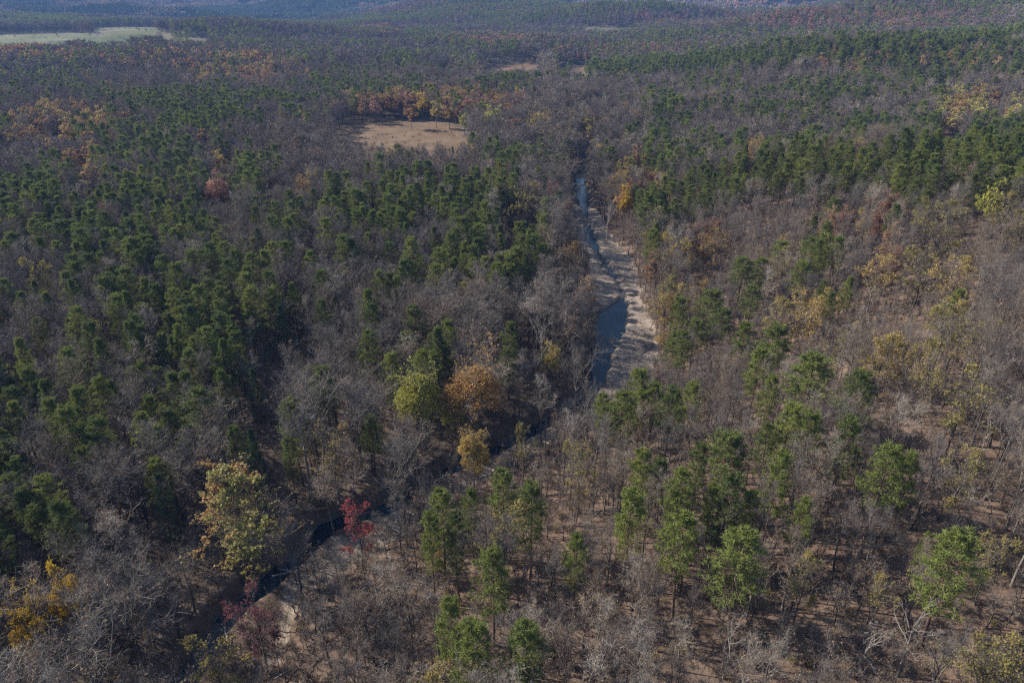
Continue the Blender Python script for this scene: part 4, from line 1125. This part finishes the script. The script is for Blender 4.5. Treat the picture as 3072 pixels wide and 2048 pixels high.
def crown_mat(name, stops):
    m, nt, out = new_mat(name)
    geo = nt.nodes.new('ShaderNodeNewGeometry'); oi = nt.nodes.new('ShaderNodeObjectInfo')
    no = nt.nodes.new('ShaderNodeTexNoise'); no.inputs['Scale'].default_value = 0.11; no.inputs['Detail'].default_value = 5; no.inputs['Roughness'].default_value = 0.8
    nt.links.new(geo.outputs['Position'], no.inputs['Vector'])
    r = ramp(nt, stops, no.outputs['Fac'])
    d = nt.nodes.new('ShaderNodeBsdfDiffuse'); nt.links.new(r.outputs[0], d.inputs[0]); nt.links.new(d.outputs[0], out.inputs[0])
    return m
M_far = [crown_mat('distant bare crowns', [(0.3, (0.085, 0.068, 0.058)), (0.5, (0.130, 0.100, 0.082)), (0.7, (0.165, 0.130, 0.105))]),  # solid bare crowns toned darker: self-shadow of the twigs put into the colour
         crown_mat('distant pine crowns', [(0.3, (0.022, 0.036, 0.018)), (0.5, (0.036, 0.056, 0.024)), (0.7, (0.052, 0.072, 0.030))]),
         crown_mat('distant autumn crowns', [(0.3, (0.16, 0.065, 0.038)), (0.5, (0.21, 0.105, 0.055)), (0.7, (0.24, 0.165, 0.07))])]
PK = ['pine', 'bare', 'mixed', 'autumn']
patches = []
for ki, k in enumerate(PK):
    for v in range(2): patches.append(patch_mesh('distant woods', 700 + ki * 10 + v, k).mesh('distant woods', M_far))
S = 74.0
FX, FY = scatter(2900 + 35, 15500, S)
FZ = height(FX, FY)
px, py, _ = project(FX, FY, FZ + 8)
bad = np.zeros(len(FX), bool)
for k, P in FIELDS_PX:
    for dz in (0, 16): 
        for ddx in (-30, 0, 30):
            qx, qy, _ = project(FX + ddx, FY, FZ + dz); bad |= in_poly(qx, qy, P)
FX, FY, FZ = FX[~bad], FY[~bad], FZ[~bad]
nz = fbm(FX / 420, FY / 420, 101, 4); nz2 = fbm(FX / 600, FY / 350, 111, 4)
typ = np.where(nz > 0.585, 0, np.where(nz > 0.52, 2, 1)); typ = np.where((nz2 > 0.53) & (typ != 0), 3, typ)
var = typ * 2 + RNG.randint(0, 2, len(FX))
# each patch lies along the slope of the ground under it
e = 20.0
gx = (height(FX + e, FY) - height(FX - e, FY)) / (2 * e); gy = (height(FX, FY + e) - height(FX, FY - e)) / (2 * e)
tilt = np.stack([np.arctan(gy), -np.arctan(gx)], 1)
rot = np.zeros(len(FX))
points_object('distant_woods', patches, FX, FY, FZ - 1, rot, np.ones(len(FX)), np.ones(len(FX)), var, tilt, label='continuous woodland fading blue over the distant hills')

# ------------------------------------------------------------------ driftwood on the gravel
def log_thing(px, py, L, az, label, r=0.22, root=False):
    x, y, z = hit(px, py)
    rng = np.random.RandomState(int(px * 7 + py))
    t = Vector((math.cos(az), math.sin(az), 0)); n = 7
    e = bpy.data.objects.new('fallen_log', None); scene.collection.objects.link(e); e.location = (x, y, z)
    e['label'] = label; e['category'] = 'fallen log'; e['group'] = 'logs lying by the creek'
    W = Geo(); P = np.array([[math.cos(az) * (s - .5) * L, math.sin(az) * (s - .5) * L, r * 0.9 + 0.3 * math.sin(s * 3 + px)] for s in np.linspace(0, 1, n)]) + rng.normal(0, 0.08, (n, 3))
    P[:, 2] = np.maximum(P[:, 2], r * 0.8)
    W.tube(P, r * np.linspace(1.1, 0.4, n), 6)
    obj('trunk', W.mesh('trunk', [M_deadbark]), e)
    B = Geo(); k = 14; s = rng.uniform(0.45, 1, k); A = P[0] + (P[-1] - P[0]) * s[:, None]
    d = unit(np.stack([math.cos(az) + rng.normal(0, .8, k), math.sin(az) + rng.normal(0, .8, k), np.abs(rng.normal(0.3, .4, k))], 1))
    B.prisms(A, A + d * rng.uniform(0.8, 2.6, (k, 1)), 0.06, 0.015, 3)
    T = np.repeat(A + d * 0.9, 5, 0); B.slivers(T, np.repeat(d, 5, 0) + rng.normal(0, .5, T.shape), 1.0, 0.04, 0, rng=rng)
    obj('branch', B.mesh('branch', [M_deadbark]), e)
log_thing(1385, 545, 14, -0.9, 'long pale log lying across the gravel at the creek narrows')
log_thing(1372, 520, 9, 0.3, 'shorter pale log beside the long log at the narrows')
log_thing(1440, 800, 9, -0.3, 'branchy log on the gravel beside the wide pool')
log_thing(1470, 765, 11, -0.7, 'leaning branchy trunk at the rim of the gravel bar')
log_thing(690, 1310, 12, 0.25, 'pale fallen tree crown reaching over the lower gravel bar', 0.16)
log_thing(2040, 1165, 9, -0.1, 'dark fallen trunk on the hillside leaf litter')
log_thing(1345, 425, 8, 0.1, 'bleached log lying at the tail of the upper pool')
log_thing(1930, 1500, 10, -0.5, 'fallen trunk with broken limbs on the lower hillside', 0.2)

# ------------------------------------------------------------------ air
mh, nt, out = new_mat('haze air')
pv = nt.nodes.new('ShaderNodeVolumePrincipled')
pv.inputs['Color'].default_value = (0.28, 0.48, 1.0, 1)
pv.inputs['Density'].default_value = 6.0e-5
pv.inputs['Anisotropy'].default_value = 0.0
nt.links.new(pv.outputs[0], out.inputs['Volume'])
g = Geo()
x0, x1, y0, y1, z0, z1 = -17500, 17500, -17500, 17500, -14.5, 185
V = [(x0, y0, z0), (x1, y0, z0), (x1, y1, z0), (x0, y1, z0), (x0, y0, z1), (x1, y0, z1), (x1, y1, z1), (x0, y1, z1)]
F = [(0, 2, 1), (0, 3, 2), (4, 5, 6), (4, 6, 7), (0, 1, 5), (0, 5, 4), (1, 2, 6), (1, 6, 5), (2, 3, 7), (2, 7, 6), (3, 0, 4), (3, 4, 7)]
g.add(V, F)
obj('haze', g.mesh('haze', [mh]), kind='stuff')
print('TREES', len(X), 'things', len(THINGS), 'brush', n, 'patches', len(FX))
